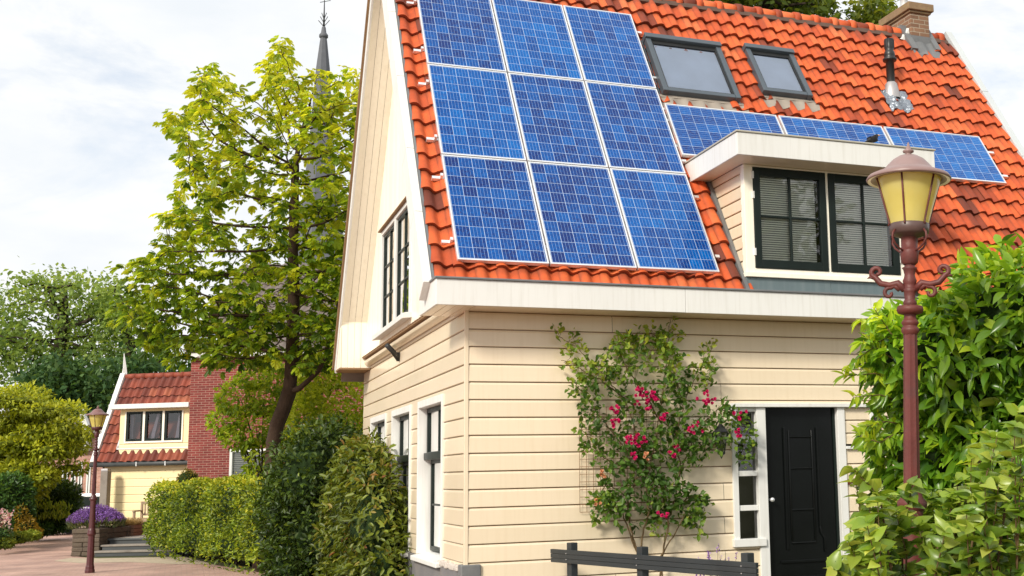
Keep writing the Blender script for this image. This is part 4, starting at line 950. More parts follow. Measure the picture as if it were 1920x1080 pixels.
# lavender by the fence
MT['lav_leaf'] = leafmat('lavender_leaves', [(0, (.05, .075, .04)), (.5, (.12, .16, .07)), (1, (.30, .30, .09))], .25)
MT['lav_flower'] = leafmat('lavender_flowers', [(0, (.17, .07, .36)), (.5, (.32, .15, .62)), (1, (.50, .30, .78))], .25, .6, .1, 1.0)
def lavender(root, cx, cy, z0, rx, ry, h, nst, nleaf, fl=.06, sz=.018, spread=.6, yaw=0, fol=.55, top=1.0):
    P_ = []; A_ = []; Pf = []; Af = []; mb = MB(); c_, s_ = math.cos(yaw), math.sin(yaw)
    for _ in range(nst):
        a = random.uniform(0, 2*PI); q = math.sqrt(random.random()); lx, ly = rx*q*math.cos(a), ry*q*math.sin(a)
        hh = h*(1-.55*q*q)*random.uniform(.82, 1.1); b = np.array([cx+(lx*c_-ly*s_)*spread, cy+(lx*s_+ly*c_)*spread, z0]); t = np.array([cx+lx*c_-ly*s_, cy+lx*s_+ly*c_, z0+hh])
        mb.tube([b*.6+t*.4, t], .0022, 3, caps=False); dr = unit(t-b)
        for k in range(7): Pf.append(t-dr*fl*k/7+RNG.normal(size=3)*sz*.2); Af.append(dr*.6+RNG.normal(size=3)*.7)
    for _ in range(nleaf):
        a = random.uniform(0, 2*PI); q = math.sqrt(random.random()); lx, ly = rx*.95*q*math.cos(a), ry*.95*q*math.sin(a); P_.append((cx+lx*c_-ly*s_, cy+lx*s_+ly*c_, z0+h*fol*(1-.5*q*q)*math.sqrt(random.random()))); A_.append((lx*.8, ly*.8, .5+random.random()))
    mb.build('stems', MT['cane'], root); n = len(P_)
    leaves('foliage', np.array(P_), np.array(A_)+RNG.normal(size=(n, 3))*.15, RNG.normal(size=(n, 3)), sz*4.5, sz*.7, RNG.uniform(0, 1, n), MT['lav_leaf'], root, T_RHOMB)
    n = len(Pf); leaves('flower_spikes', np.array(Pf), np.array(Af), RNG.normal(size=(n, 3)), sz, sz*.8, RNG.uniform(0, 1, n), MT['lav_flower'], root, T_RHOMB)
q = onfront(1345, 1075, -.75); lv = thing('lavender', 'sparse lavender with thin purple spikes behind the black fence rail', 'lavender', (q[0], -.75, GZ))
lavender(lv, q[0], -.75, GZ, .42, .22, 1.06, 80, 900, .07, .020, .5, 0, .62)
# ---------------------------------------------------------------- shrubs at the right
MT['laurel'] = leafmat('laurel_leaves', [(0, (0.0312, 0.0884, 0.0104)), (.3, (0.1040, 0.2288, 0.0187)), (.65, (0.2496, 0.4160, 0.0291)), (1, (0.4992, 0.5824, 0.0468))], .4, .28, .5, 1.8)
MT['lilac'] = leafmat('lilac_leaves', [(0, (0.0382, 0.0881, 0.0112)), (.35, (0.1092, 0.2072, 0.0202)), (.7, (0.2512, 0.3626, 0.0392)), (1, (0.4805, 0.5387, 0.1120))], .36, .33, .5, 1.7)
def pe(u, v, d, ru, rv, rd): q = at(u, v, d); s = d/F; return (q[0], q[1], q[2], ru*s*1.0, rd, rv*s)
la = at(1850, 1000, 8.2); laurel = thing('laurel_bush', 'big glossy cherry laurel bush rising behind the red street lamp', 'shrub', (la[0], la[1], GZ))
LE = [pe(1800,690,7.9,120,120,.5), pe(1905,620,7.8,120,150,.55), pe(1725,665,7.9,85,85,.4), pe(1850,860,8.0,150,170,.6), pe(1980,800,7.8,160,260,.7), pe(1740,820,8.1,95,130,.45), pe(1800,1050,8.1,170,150,.6)]
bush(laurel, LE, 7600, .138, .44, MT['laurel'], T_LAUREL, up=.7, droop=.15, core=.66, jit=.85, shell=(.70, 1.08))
# light sprays reaching left over the wall
def spray(root, cs, L, n, mat, d, name='young_shoots', asp=.45, tb=.75, T=T_OVATE, wid=.006, lead=.7, sag=.15):
    mb = MB(); P_ = []; A_ = []; Tt = []
    for c in cs:
        P3 = [at(u, v, dd) for u, v, dd in c]; S = []
        for i in range(len(P3)-1):
            for q in np.linspace(0, 1, 8)[:-1]: S.append(P3[i]*(1-q)+P3[i+1]*q)
        S.append(P3[-1]); S = np.array(S); mb.tube(S, list(np.linspace(wid, .002, len(S))), 5)
        for i in range(1, len(S)):
            ax = unit(S[i]-S[i-1])
            for _ in range(n):
                sd = RNG.normal(size=3); sd -= ax*(sd@ax); P_.append(S[i]); A_.append(ax*lead+unit(sd)*.9+np.array([0, 0, -sag])); Tt.append(tb*.6+.4*i/len(S)+random.gauss(0, .2))
    m = len(P_); Ls = L*RNG.uniform(.65, 1.15, m)
    leaves(name, np.array(P_), np.array(A_), RNG.normal(size=(m, 3))*.55+np.array([-.2, -.3, .8]), Ls, Ls*asp, np.clip(Tt, 0, 1), mat, root, T); mb.build('twigs', MT['cane'], root)
spray(laurel, [[(1720,640,7.9),(1660,590,7.8),(1612,600,7.7)], [(1700,690,7.9),(1640,650,7.8),(1590,685,7.7)], [(1700,720,7.9),(1640,700,7.8),(1585,705,7.7)], [(1710,760,7.9),(1650,740,7.8),(1600,745,7.7)], [(1720,800,7.9),(1660,790,7.8),(1625,800,7.8)],
  [(1690,620,7.9),(1650,640,7.8),(1615,640,7.7)], [(1720,660,7.8),(1670,625,7.7),(1640,580,7.7)], [(1800,600,7.8),(1820,530,7.8),(1845,490,7.8)], [(1860,560,7.8),(1880,500,7.8),(1905,470,7.8)], [(1760,600,7.8),(1745,560,7.8),(1760,545,7.7)], [(1700,800,7.9),(1650,830,7.8),(1612,818,7.8)]], .105, 2, MT['laurel'], 7.8, asp=.42, tb=.8, T=T_LAUREL)
li = at(1780, 1060, 5.6); lilac = thing('lilac_bush', 'leafy lilac bush with heart shaped leaves around the foot of the red lamp', 'shrub', (li[0], li[1], GZ))
T_HEART = (np.array([(0,0,0),(.18,.46,.10),(.55,.40,.10),(1,0,-.14),(.55,-.40,.10),(.18,-.46,.10)]), np.array([(0,1,2,3),(0,3,4,5)]))
cs = []
for k in range(96):
    u0 = random.uniform(1630, 1960); u1 = u0+random.uniform(-70, 70); tv = np.interp(u1, [1560, 1600, 1650, 1700, 1740, 1800, 1860, 1925], [1060, 960, 925, 930, 905, 880, 810, 790])
    v1 = tv+abs(random.gauss(0, 90)); d0 = random.uniform(5.3, 6.3); d1 = d0+random.uniform(-.4, .3)
    if 1650 < u1 < 1765: d1 = max(d1, 7.0); d0 = max(d0, 6.95); v1 = max(v1, 930)
    cs.append([(u0, 1330, d0), ((u0+u1)/2+random.uniform(-15, 15), (1330+v1)/2, (d0+d1)/2), (u1, v1, d1)])
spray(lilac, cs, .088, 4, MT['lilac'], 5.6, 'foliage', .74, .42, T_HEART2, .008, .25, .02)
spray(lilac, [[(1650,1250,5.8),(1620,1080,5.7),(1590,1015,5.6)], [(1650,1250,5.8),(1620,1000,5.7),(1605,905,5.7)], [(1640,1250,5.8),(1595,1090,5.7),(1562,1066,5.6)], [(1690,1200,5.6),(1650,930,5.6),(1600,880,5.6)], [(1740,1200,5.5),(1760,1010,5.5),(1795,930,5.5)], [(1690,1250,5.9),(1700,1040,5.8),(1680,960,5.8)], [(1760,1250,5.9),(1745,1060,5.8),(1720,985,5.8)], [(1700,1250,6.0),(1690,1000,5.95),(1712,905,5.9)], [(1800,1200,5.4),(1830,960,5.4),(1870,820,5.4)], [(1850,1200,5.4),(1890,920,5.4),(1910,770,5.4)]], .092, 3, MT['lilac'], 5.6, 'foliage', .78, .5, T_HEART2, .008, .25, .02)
# ================================================================ left side of the street
def frame(u, v, d, rot=0.0):
    """local frame: origin at the point seen there, x to the right, y away from the camera, z absolute"""
    o = at(u, v, d); a = YAW+rot; ex = np.array([math.cos(a), math.sin(a), 0]); ey = np.array([-math.sin(a), math.cos(a), 0])
    return (lambda x, y, z: np.array([o[0], o[1], 0])+ex*x+ey*y+np.array([0, 0, z])), o
def lbox(mb, f, x0, x1, y0, y1, z0, z1):
    mb.hexa([f(x0,y0,z0), f(x1,y0,z0), f(x1,y1,z0), f(x0,y1,z0), f(x0,y0,z1), f(x1,y0,z1), f(x1,y1,z1), f(x0,y1,z1)])
def zat(u, v, d): return at(u, v, d)[2]
# ---- red brick house
d0 = 32.0; sc = d0/F; f, o = frame(359, 672, d0); zt = o[2]
brick = thing('brick_house', 'red brick house with grey tiled roof behind the chestnut tree', 'house', (o[0], o[1], GZ), YAW, world=False)
fl = lambda x, y, z: np.array([x, y, z-GZ])
W_, D_ = 9.0, 8.0
wx0, wx1, wz0, wz1 = (437-359)*sc, (520-359)*sc, zat(359, 935, d0), zat(359, 845, d0)
mb = MB()
for (x0, x1, z0, z1) in ((0, wx0, GZ, zt), (wx1, W_, GZ, zt), (wx0, wx1, GZ, wz0), (wx0, wx1, wz1, zt)): mb.quad(fl(x0, 0, z0), fl(x1, 0, z0), fl(x1, 0, z1), fl(x0, 0, z1))
mb.quad(fl(0, 0, GZ), fl(0, D_, GZ), fl(0, D_, zt), fl(0, 0, zt)); mb.quad(fl(W_, 0, GZ), fl(W_, D_, GZ), fl(W_, D_, zt), fl(W_, 0, zt)); mb.quad(fl(0, D_, GZ), fl(W_, D_, GZ), fl(W_, D_, zt), fl(0, D_, zt))
mb.add([fl(0, 0, zt), fl(0, D_, zt), fl(0, D_/2, zt+3.2)], [(0, 1, 2)]); mb.add([fl(W_, 0, zt), fl(W_, D_, zt), fl(W_, D_/2, zt+3.2)], [(0, 1, 2)])
mb.build('wall', MT['red_brick'], brick)
mb = MB(); mb.hexa([fl(-.1, -.22, zt+.0), fl(W_, -.22, zt), fl(W_, .0, zt), fl(-.1, .0, zt), fl(-.1, -.22, zt+.18), fl(W_, -.22, zt+.18), fl(W_, .2, zt+.18), fl(-.1, .2, zt+.18)]); mb.build('fascia', MT['white'], brick, bevel=.01)
sl_ = math.atan2(3.2, D_/2+.25); RF2 = lambda x, t, n=0: fl(x, -.25+t*math.cos(sl_)-n*math.sin(sl_), zt+.16+t*math.sin(sl_)+n*math.cos(sl_))
roof_o = pantiles('roof', RF2, -.1, 36, .255, 0, 15, .34, MT['grey_tile'], brick, None, .03, .05, 7)
mb = MB(); bar(mb, RF2, -.1, W_, 0, 5.1, -.06, -.01); mb.quad(fl(0, D_+.1, zt), fl(W_, D_+.1, zt), fl(W_, D_/2, zt+3.25), fl(0, D_/2, zt+3.25)); mb.build('roof_deck', MT['grey_tile'], brick)
mb = MB(); bar(mb, RF2, .12, .75, .25, 1.0, .02, .16); rw = mb.build('roof_window', MT['alu'], brick, bevel=.01)
mb = MB(); mb.quad(RF2(.2, .33, .165), RF2(.67, .33, .165), RF2(.67, .92, .165), RF2(.2, .92, .165)); mb.build('pane', MT['sky_glass'], rw)
mb = MB(); e = .075
for b in ((wx0, wx0+e, wz0, wz1), (wx1-e, wx1, wz0, wz1), (wx0+e, wx1-e, wz0, wz0+e), (wx0+e, wx1-e, wz1-e, wz1)): mb.hexa([fl(b[0], -.02, b[2]), fl(b[1], -.02, b[2]), fl(b[1], .1, b[2]), fl(b[0], .1, b[2]), fl(b[0], -.02, b[3]), fl(b[1], -.02, b[3]), fl(b[1], .1, b[3]), fl(b[0], .1, b[3])])
w1 = mb.build('window', MT['white'], brick, bevel=.008)
mb = MB(); z = wz0+.1
while z < wz1-.1: mb.quad(fl(wx0+e, .10, z), fl(wx1-e, .10, z), fl(wx1-e, .085, z+.034), fl(wx0+e, .085, z+.034)); z += .05
mb.build('blind', MT['blind'], w1)
mb = MB(); mb.quad(fl(wx0+e, .06, wz0+e), fl(wx1-e, .06, wz0+e), fl(wx1-e, .06, wz1-e), fl(wx0+e, .06, wz1-e)); mb.build('pane', MT['glass'], w1)
mb = MB(); mb.hexa([fl(wx0, .3, wz0), fl(wx1, .3, wz0), fl(wx1, .32, wz0), fl(wx0, .32, wz0), fl(wx0, .3, wz1), fl(wx1, .3, wz1), fl(wx1, .32, wz1), fl(wx0, .32, wz1)]); mb.build('curtain', MT['interior'], w1)  # dark sheet in place of the unlit room behind
# ---- small yellow timber house
d0 = 36.0; sc = d0/F; YR = math.radians(-9); f, o = frame(190, 868, d0, YR); zg = o[2]; zb = zat(190, 993, d0)
yel = thing('yellow_house', 'small yellow boarded house with brown red tiled roof and wide three pane dormer', 'house', (o[0], o[1], GZ), YAW+YR, world=False)
W_, D_ = 4.3, 5.5; run, rise = 1.05, 163*sc
mb = MB(); boards(mb, lambda a, oo, z: fl(a, -oo, z), .12, W_, zb, zg-.04, zg-.04, .235)
boards(mb, lambda a, oo, z: fl(-oo, a, z), .1, D_, zb, zg-.04, zg-.04, .235)
mb.quad(fl(W_, 0, GZ), fl(W_, D_, GZ), fl(W_, D_, zg), fl(W_, 0, zg)); mb.quad(fl(0, D_, GZ), fl(W_, D_, GZ), fl(W_, D_, zg), fl(0, D_, zg))
mb.add([fl(.0, 0, zg-.05), fl(0, D_, zg-.05), fl(0, D_-run, zg+rise-.1), fl(0, run, zg+rise-.1)], [(0, 1, 2, 3)]); mb.add([fl(W_, 0, zg-.05), fl(W_, D_, zg-.05), fl(W_, D_-run, zg+rise-.1), fl(W_, run, zg+rise-.1)], [(0, 1, 2, 3)])
mb.build('wall', MT['yellow_board'], yel)
mb = MB(); mb.hexa([fl(.0, .01, GZ), fl(W_, .01, GZ), fl(W_, .1, GZ), fl(0, .1, GZ), fl(0, .01, zb), fl(W_, .01, zb), fl(W_, .1, zb), fl(0, .1, zb)]); mb.build('plinth', MT['step_dark'], yel)
th2 = math.atan2(rise, run+.18); RY = lambda x, t, n=0: fl(x, -.18+t*math.cos(th2)-n*math.sin(th2), zg+.02+t*math.sin(th2)+n*math.cos(th2)); TL = math.hypot(rise, run+.18)
px = lambda u: (u-190)*sc*1.075
pantiles('roof_tiles', RY, .02, 16, .252, 0, 9, .318, MT['red_tile'], yel, lambda x, t: px(226) < x < 4.0 and .42 < t < 1.52, .04, .05, 9)
mb = MB(); bar(mb, RY, 0, W_, .0, TL, -.08, -.02); mb.quad(fl(0, run, zg+rise), fl(W_, run, zg+rise), fl(W_, D_-run, zg+rise), fl(0, D_-run, zg+rise)); mb.quad(fl(0, D_, zg), fl(W_, D_, zg), fl(W_, D_-run, zg+rise), fl(0, D_-run, zg+rise)); mb.build('roof_deck', MT['red_tile'], yel)
mb = MB()
for i in range(13): mb.tube([RY(.02+i*.33, TL+.02, .03), RY(.02+i*.33+.335, TL+.02, .03)], [.085, .10], 10)
mb.build('ridge_tiles', MT['red_tile'], yel)
mb = MB(); bar(mb, RY, -.16, .0, -.05, TL+.1, -.22, .15); mb.build('bargeboard', MT['white'], yel, bevel=.01)
mb = MB(); q = RY(-.09, TL+.05, .0); mb.tube([q, q+[0, .0, .28], q+[-.05, 0, .75]], [.11, .065, .012], 4, smooth=False); mb.build('finial', MT['white'], yel)
mb = MB(); mb.tube([fl(-.2, -.22, zg-.06), fl(W_, -.22, zg-.06)], .075, 10); gut = mb.build('gutter', MT['step_dark'], yel)
for x in (1.35, 2.3, 3.3):
    mb = MB(); lb = [fl(x, -.31, zg-.13), fl(x+.03, -.31, zg-.13), fl(x+.03, -.0, zg-.13), fl(x, 0, zg-.13), fl(x, -.31, zg+.0), fl(x+.03, -.31, zg), fl(x+.03, 0, zg), fl(x, 0, zg)]; mb.hexa(lb); mb.build('gutter_bracket', MT['alu'], gut)
# dormer of the yellow house
ux0, ux1 = px(226), 2.95; zy = lambda v: zat(280, v, d0-.2); yf = -.10
mb = MB()
z0, z1, z2, z3 = zy(851), zy(829), zy(771), zy(766)
boards(mb, lambda a, oo, z: fl(a, yf-oo, z), ux0, ux1, z0, z1, z0, .15); lbx = lambda m, x0, x1, y0, y1, a, b: m.hexa([fl(x0,y0,a), fl(x1,y0,a), fl(x1,y1,a), fl(x0,y1,a), fl(x0,y0,b), fl(x1,y0,b), fl(x1,y1,b), fl(x0,y1,b)])
lbx(mb, ux0, px(236), yf, .4, z1, z3); lbx(mb, px(346), ux1, yf, .4, z1, z3); lbx(mb, px(236), px(346), yf+.001, .4, z2, z3); lbx(mb, ux0, ux0+.02, yf+.1, 1.0, z0, z3); mb.tint = .5
dm2 = mb.build('dormer', MT['yellow_board'], yel)
mb = MB(); lbx(mb, px(213), 3.05, yf-.28, 1.1, z3+.0, zy(757)); mb.build('dormer_fascia', MT['white'], dm2, bevel=.01)
mb = MB()
for a, b in ((236, 238.5), (270, 274), (307, 311), (343.5, 346)): lbx(mb, px(a), px(b), yf-.03, yf+.05, z1, z2)
lbx(mb, px(236), px(346), yf-.031, yf+.05, z1-.02, zy(827)); mb.build('window_frame', MT['cream_pale'], dm2)
for a, b in ((238.6, 269.9), (274.1, 306.9), (311.1, 343.4)):
    mb = MB(); q = .075
    for x0, x1, aa, bb in ((px(a), px(a)+q, zy(827), z2), (px(b)-q, px(b), zy(827), z2), (px(a)+q, px(b)-q, zy(827), zy(827)+q), (px(a)+q, px(b)-q, z2-q, z2)): lbx(mb, x0, x1, yf-.015, yf+.04, aa, bb)
    mb.build('casement', MT['green_black'], dm2)
    mb = MB(); mb.quad(fl(px(a)+q, yf+.02, zy(827)+q), fl(px(b)-q, yf+.02, zy(827)+q), fl(px(b)-q, yf+.02, z2-q), fl(px(a)+q, yf+.02, z2-q)); mb.build('pane', MT['glass'], dm2)
mb = MB(); lbx(mb, px(232), px(350), yf+.5, yf+.52, z1-.1, z2+.1); mb.build('dormer_back', MT['interior'], dm2)
mb = MB()
for (a, b, slant) in ((278, 286, .25), (326, 333, .12), (240, 246, 0), (335, 342, .05)):
    mb.hexa([fl(px(a), yf+.14, zy(826)), fl(px(b), yf+.14, zy(826)), fl(px(b), yf+.16, zy(826)), fl(px(a), yf+.16, zy(826)), fl(px(a)+slant, yf+.14, z2), fl(px(b)+slant*.7, yf+.14, z2), fl(px(b)+slant*.7, yf+.16, z2), fl(px(a)+slant, yf+.16, z2)])
mb.build('curtains', surf('mauve_curtain', (.22, .18, .24, 1), .8, .4, 6), dm2)
mb = MB(); bar(mb, RY, px(222), 3.1, .36, .50, .05, .10); bar(mb, RY, px(221), px(226), .40, 1.5, .05, .10); mb.build('dormer_flashing', MT['alu_grey'], dm2)
f2, o2 = frame(193, 930, 35.2); post = thing('concrete_post', 'weathered grey post at the left corner of the yellow house', 'post', (o2[0], o2[1], GZ), YAW, world=False)
mb = MB(); lbx(mb, -.11, .11, 0, .25, GZ, zat(193, 884, 35.2)); mb.build('post_shaft', MT['concrete'], post, bevel=.02)
mb = MB(); lbx(mb, -.105, .105, .005, .245, zat(193, 884, 35.2)+.001, zat(193, 879, 35.2)); mb.build('post_cap', MT['alu_grey'], post, bevel=.01)
# ---- terrace, steps, planter
g1 = ground(172, 1044); sd = float(np.linalg.norm((g1-CAM)[:2])); dS = float((RM.T @ (g1-CAM))[1])
f3, o3 = frame(176, 1044, dS); st = thing('terrace_steps', 'three dark bluestone steps up to the pale terrace before the bench', 'steps', (o3[0], o3[1], GZ), YAW, world=False)
for k, (y0, y1) in enumerate(((0, .42), (.36, .78), (.72, 1.1))):
    mb = MB(); z1 = GZ+.137*(k+1); lbx(mb, .02+.01*k, 3.2, y0, 3.0, z1-.137+(.001 if k else 0), z1-.05); 
    mb.build('riser', MT['step_dark'], st)
    mb = MB(); lbx(mb, -.02, 3.25, y0-.03, y1+.02, z1-.049, z1); mb.build('tread', MT['step_dark'] if k == 2 else MT['concrete'], st, bevel=.012)
mb = MB(); lbx(mb, .0, 6.0, 1.05, dS and 5.6, GZ+.30, GZ+.415); mb.build('terrace_floor', MT['step_pale'], st, bevel=.01)
f4, o4 = frame(132, 1048, dS+.25); pz0 = zat(133, 993, dS+.3)
plan = thing('stone_planter', 'low mossy stone planter wall holding a mound of lavender', 'planter', (o4[0], o4[1], GZ), YAW, world=False)
mb = MB(); n = 7
for r in range(6):
    x = 0.0; z0 = GZ+(pz0-GZ)*r/6; z1 = GZ+(pz0-GZ)*(r+1)/6
    while x < .70:
        wd = random.uniform(.16, .38) if r < 3 else .72; x1 = min(.72, x+wd)
        if .72-x1 < .1: x1 = .72
        lbx(mb, x+.006, x1, random.uniform(-.02, .02), .5, z0+.004, z1+random.uniform(-.004, .006)); x = x1
for r in range(5):
    y = .4
    while y < 3.6:
        y1 = y+random.uniform(.25, .5); lbx(mb, .30, .72+y*.02+random.uniform(-.015, .015), y+.004, y1, GZ+(pz0-GZ)*r/5, GZ+(pz0-GZ)*(r+1)/5-.004); y = y1
lbx(mb, .0, .3, .45, 3.4, GZ, pz0-.03)
mb.build('stone_wall', MT['stone'], plan, bevel=.02)
mb = MB(); lbx(mb, .03, .66, .05, 3.4, pz0-.02, pz0+.02); mb.build('planting_soil', MT['soil'], plan)
q = at(180, 985, dS+1.2); lav = thing('lavender', 'dense mound of purple lavender in full bloom on the stone planter', 'lavender', (q[0], q[1], pz0))
lavender(lav, q[0], q[1], pz0-.05, .72, .7, zat(180, 951, dS+1.2)-pz0+.08, 1700, 2600, .11, .026, .55, 0, .62)
f5, o5 = frame(222, 1003, dS+2.0); tp = thing('terracotta_trough', 'worn brown block trough with dry straw coloured grass beside the bench', 'planter', (o5[0], o5[1], GZ+.41), YAW, world=False)
mb = MB(); zz = zat(222, 985, dS+2.)-GZ-.41
for k in range(3): mb.hexa([(0, 0, k*zz/3), (.42, 0, k*zz/3), (.42, .5, k*zz/3), (0, .5, k*zz/3), (0, 0, (k+1)*zz/3-.008), (.42, 0, (k+1)*zz/3-.008), (.42, .5, (k+1)*zz/3-.008), (0, .5, (k+1)*zz/3-.008)])
mb.build('trough', MT['terracotta'], tp, bevel=.012)
n = 900; P_ = np.stack([RNG.uniform(.02, .4, n), RNG.uniform(.02, .48, n), np.full(n, zz-.02)], 1); A_ = (P_-np.array([.2, .25, zz-.35]))+RNG.normal(size=(n, 3))*.08
leaves('dry_grass', P_, A_, RNG.normal(size=(n, 3)), RNG.uniform(.12, .26, n), .012, RNG.uniform(0, 1, n), leafmat('straw', [(0, (.30, .20, .09)), (1, (.52, .38, .2))], .3), tp, T_RHOMB)
# bench
dB = dS+3.1; f6, o6 = frame(247, 998, dB); zb0 = GZ+.415
bench = thing('garden_bench', 'weathered slatted wooden garden bench against the yellow wall', 'bench', (o6[0], o6[1], zb0), YAW, world=False)
bb = lambda m, x0, x1, y0, y1, z0, z1: m.box(x0, x1, y0, y1, z0, z1)
for x in (0, 1.25):
    for y in (0, .48): mb = MB(); bb(mb, x, x+.06, y, y+.06, 0, .62 if y == 0 else .90); mb.build('leg', MT['teak'], bench, bevel=.005)
    mb = MB(); bb(mb, x-.005, x+.065, -.03, .50, .622, .655); mb.build('armrest', MT['teak'], bench, bevel=.006)
mb = MB()
for k in range(5): bb(mb, -.01, 1.32, .02+k*.095, .10+k*.095, .40, .425)
bb(mb, .06, 1.25, .01, .04, .31, .395); mb.build('seat', MT['teak'], bench, bevel=.004)
mb = MB(); bb(mb, .061, 1.249, .49, .53, .82, .90); bb(mb, .061, 1.249, .49, .53, .50, .56)
for k in range(13): bb(mb, .10+k*.088, .15+k*.088, .50, .52, .56, .82)
mb.build('backrest', MT['teak'], bench, bevel=.003)
# ---- hedge
MT['hedge'] = leafmat('hedge_leaves', [(0, (0.0540, 0.0945, 0.0108)), (.35, (0.1620, 0.2362, 0.0189)), (.7, (0.3645, 0.4320, 0.0297)), (1, (0.6750, 0.6210, 0.0675))], .36, .4, .35)
def hedge(root, path, half, h, n, L, mat, z0=GZ, name='foliage', T=T_OVATE, asp=.55, round_=.3):
    """rounded hedge along a path: leaves on its skin, dark body within"""
    path = [np.array(q[:2]) for q in path]; seg = [np.linalg.norm(b-a) for a, b in zip(path[:-1], path[1:])]; Lt = sum(seg); cum = np.cumsum([0]+seg)
    def pos(s):
        s = min(max(s, 0), Lt-1e-6); k = int(np.searchsorted(cum, s, 'right')-1); t = (s-cum[k])/seg[k]; d_ = (path[k+1]-path[k])/seg[k]; return path[k]*(1-t)+path[k+1]*t, d_
    P_ = []; N_ = []
    for _ in range(n):
        s = random.uniform(-half*.9, Lt+half*.9); a = random.uniform(0, 1)
        per = 2*h+2*half; q = a*per
        if q < h: off, z, nr, nz = -half, q, -1, 0
        elif q < h+2*half: off, z, nr, nz = q-h-half, h, 0, 1
        else: off, z, nr, nz = half, q-h-2*half, 1, 0
        c, d_ = pos(s); nn_ = np.array([d_[1], -d_[0]]); ov = 0
        if s < 0 or s > Lt:
            ov = (s if s < 0 else s-Lt); wd = math.sqrt(max(0, 1-(ov/half)**2)); off *= wd
            if nr == 0: off = off
        e = min(1, (h-z)/round_) if nr else min(1, (half-abs(off))/round_)
        inset = round_*.5*(1-math.sqrt(max(0, 1-(1-e)**2)))
        p = c+d_*ov+nn_*(off-np.sign(off)*inset if nr else off)
        P_.append((p[0], p[1], z0+z-(inset if nr == 0 else 0)-.15*h*0)); v = nn_*nr*1.0+d_*(ov/half)*.8; N_.append((v[0], v[1], nz+.15))
    P_ = np.array(P_); N_ = unit(np.array(N_)); m = len(P_)
    lump = (np.sin(P_[:, 0]*2.1+P_[:, 2]*3)+np.sin(P_[:, 1]*2.7+1.3*P_[:, 0])+np.sin(P_[:, 2]*6.1+P_[:, 1]*5)+np.sin(P_[:, 0]*8.1-P_[:, 2]*7))*.036
    keep = ~((P_[:, 2] < z0+.25) & (RNG.random(m) < .75)); P_ = P_+N_*(lump+RNG.normal(size=m)*.035)[:, None]; P_ = P_[keep]; N_ = N_[keep]; m = len(P_)
    A_ = N_*.6+RNG.normal(size=(m, 3))*.65; LL = L*RNG.uniform(.6, 1.25, m)
    tint = np.clip(RNG.normal(.27, .22, m)+.42*np.maximum(N_[:, 2], 0)+.08*np.sin(P_[:, 0]*1.7)*np.sin(P_[:, 1]*1.3), 0, 1)  # upward leaves tinted lighter, the lit hedge top put into colour
    leaves(name, P_, A_, N_*.9+RNG.normal(size=(m, 3))*.5, LL, LL*asp, tint, mat, root, T)
    mb = MB(); nst = 26
    rings = []
    for i in range(nst+1):
        s = -half*.75+(Lt+1.5*half)*i/nst; c, d_ = pos(s); ov = s if s < 0 else (s-Lt if s > Lt else 0); wd = math.sqrt(max(.02, 1-(ov/half)**2))*.84*half; nn_ = np.array([d_[1], -d_[0]]); c = c+d_*ov
        rings.append([(c[0]+nn_[0]*o_, c[1]+nn_[1]*o_, z0+z_) for o_, z_ in ((-wd*.8, .28), (-wd, .45), (-wd, h*.8), (-wd*.7, h*.93), (wd*.7, h*.93), (wd, h*.8), (wd, .45), (wd*.8, .28))])
    mb.add([q for r in rings for q in r], [(i*8+k, i*8+(k+1) % 8, (i+1)*8+(k+1) % 8, (i+1)*8+k) for i in range(nst) for k in range(8)]+[tuple(range(8)), tuple(nst*8+k for k in range(7, -1, -1))]); mb.build('shade_core', MT['leaf_core'], root)  # solid core, inner shade of the hedge put into its dark colour
    mb = MB(); s = .2
    while s < Lt:
        c, d_ = pos(s); mb.tube([(c[0]+random.uniform(-.2, .2), c[1]+random.uniform(-.2, .2), z0), (c[0]+random.uniform(-.25, .25), c[1]+random.uniform(-.25, .25), z0+.6)], [.03, .02], 5); s += random.uniform(.2, .4)
    mb.build('stems', MT['bark_dark'], root)
hF = ground(296, 1042); hN = ground(690, 1112); vd = unit((hN-hF)[:2]); off = np.array([-vd[1], vd[0]])*.5
if off[1] < 0: off = -off
hd = thing('clipped_hedge', 'long rounded clipped green hedge along the street before the brick house', 'hedge', (hF[0]+off[0], hF[1]+off[1], GZ))
hedge(hd, [hF[:2]+off, hN[:2]+off], .68, zat(400, 908, 25)-GZ, 34000, .085, MT['hedge'])
tb = at(352, 902, 30.5); top_ = thing('clipped_box_bush', 'small rounded brownish clipped bush against the brick house corner', 'shrub', (tb[0], tb[1], GZ))
bush(top_, [pe(352, 905, 30.5, 19, 24, .3), pe(352, 960, 30.5, 19, 50, .3)], 2600, .05, .6, leafmat('bronze_box_leaves', [(0, (.06, .06, .012)), (.5, (.15, .13, .02)), (1, (.34, .26, .05))], .3), up=.4, core=.86, jit=.7)
# ---- dark shrub and vine on the side of the house
MT['dark_shrub'] = leafmat('dark_shrub_leaves', [(0, (.016, .034, .006)), (.5, (.045, .082, .010)), (.85, (.10, .15, .016)), (1, (.20, .26, .03))], .28, .4, .35)
ds = at(575, 1040, 19.8); dsh = thing('dark_shrub', 'tall dark green shrub in the shade under the chestnut tree', 'shrub', (ds[0], ds[1], GZ))
bush(dsh, [pe(584, 900, 19.6, 72, 98, .8), pe(600, 1010, 19.4, 80, 110, .8), pe(548, 960, 19.8, 56, 100, .7), pe(625, 870, 19.8, 55, 80, .6), pe(555, 1060, 19.2, 55, 70, .6)], 7000, .10, .6, MT['dark_shrub'], up=.6, core=.76, jit=1.1, shell=(.68, 1.2))
MT['vine'] = leafmat('vine_leaves', [(0, (.04, .05, .010)), (.35, (.085, .12, .014)), (.7, (.19, .235, .024)), (.88, (.28, .24, .045)), (1, (.28, .12, .05))], .3, .4, .35)
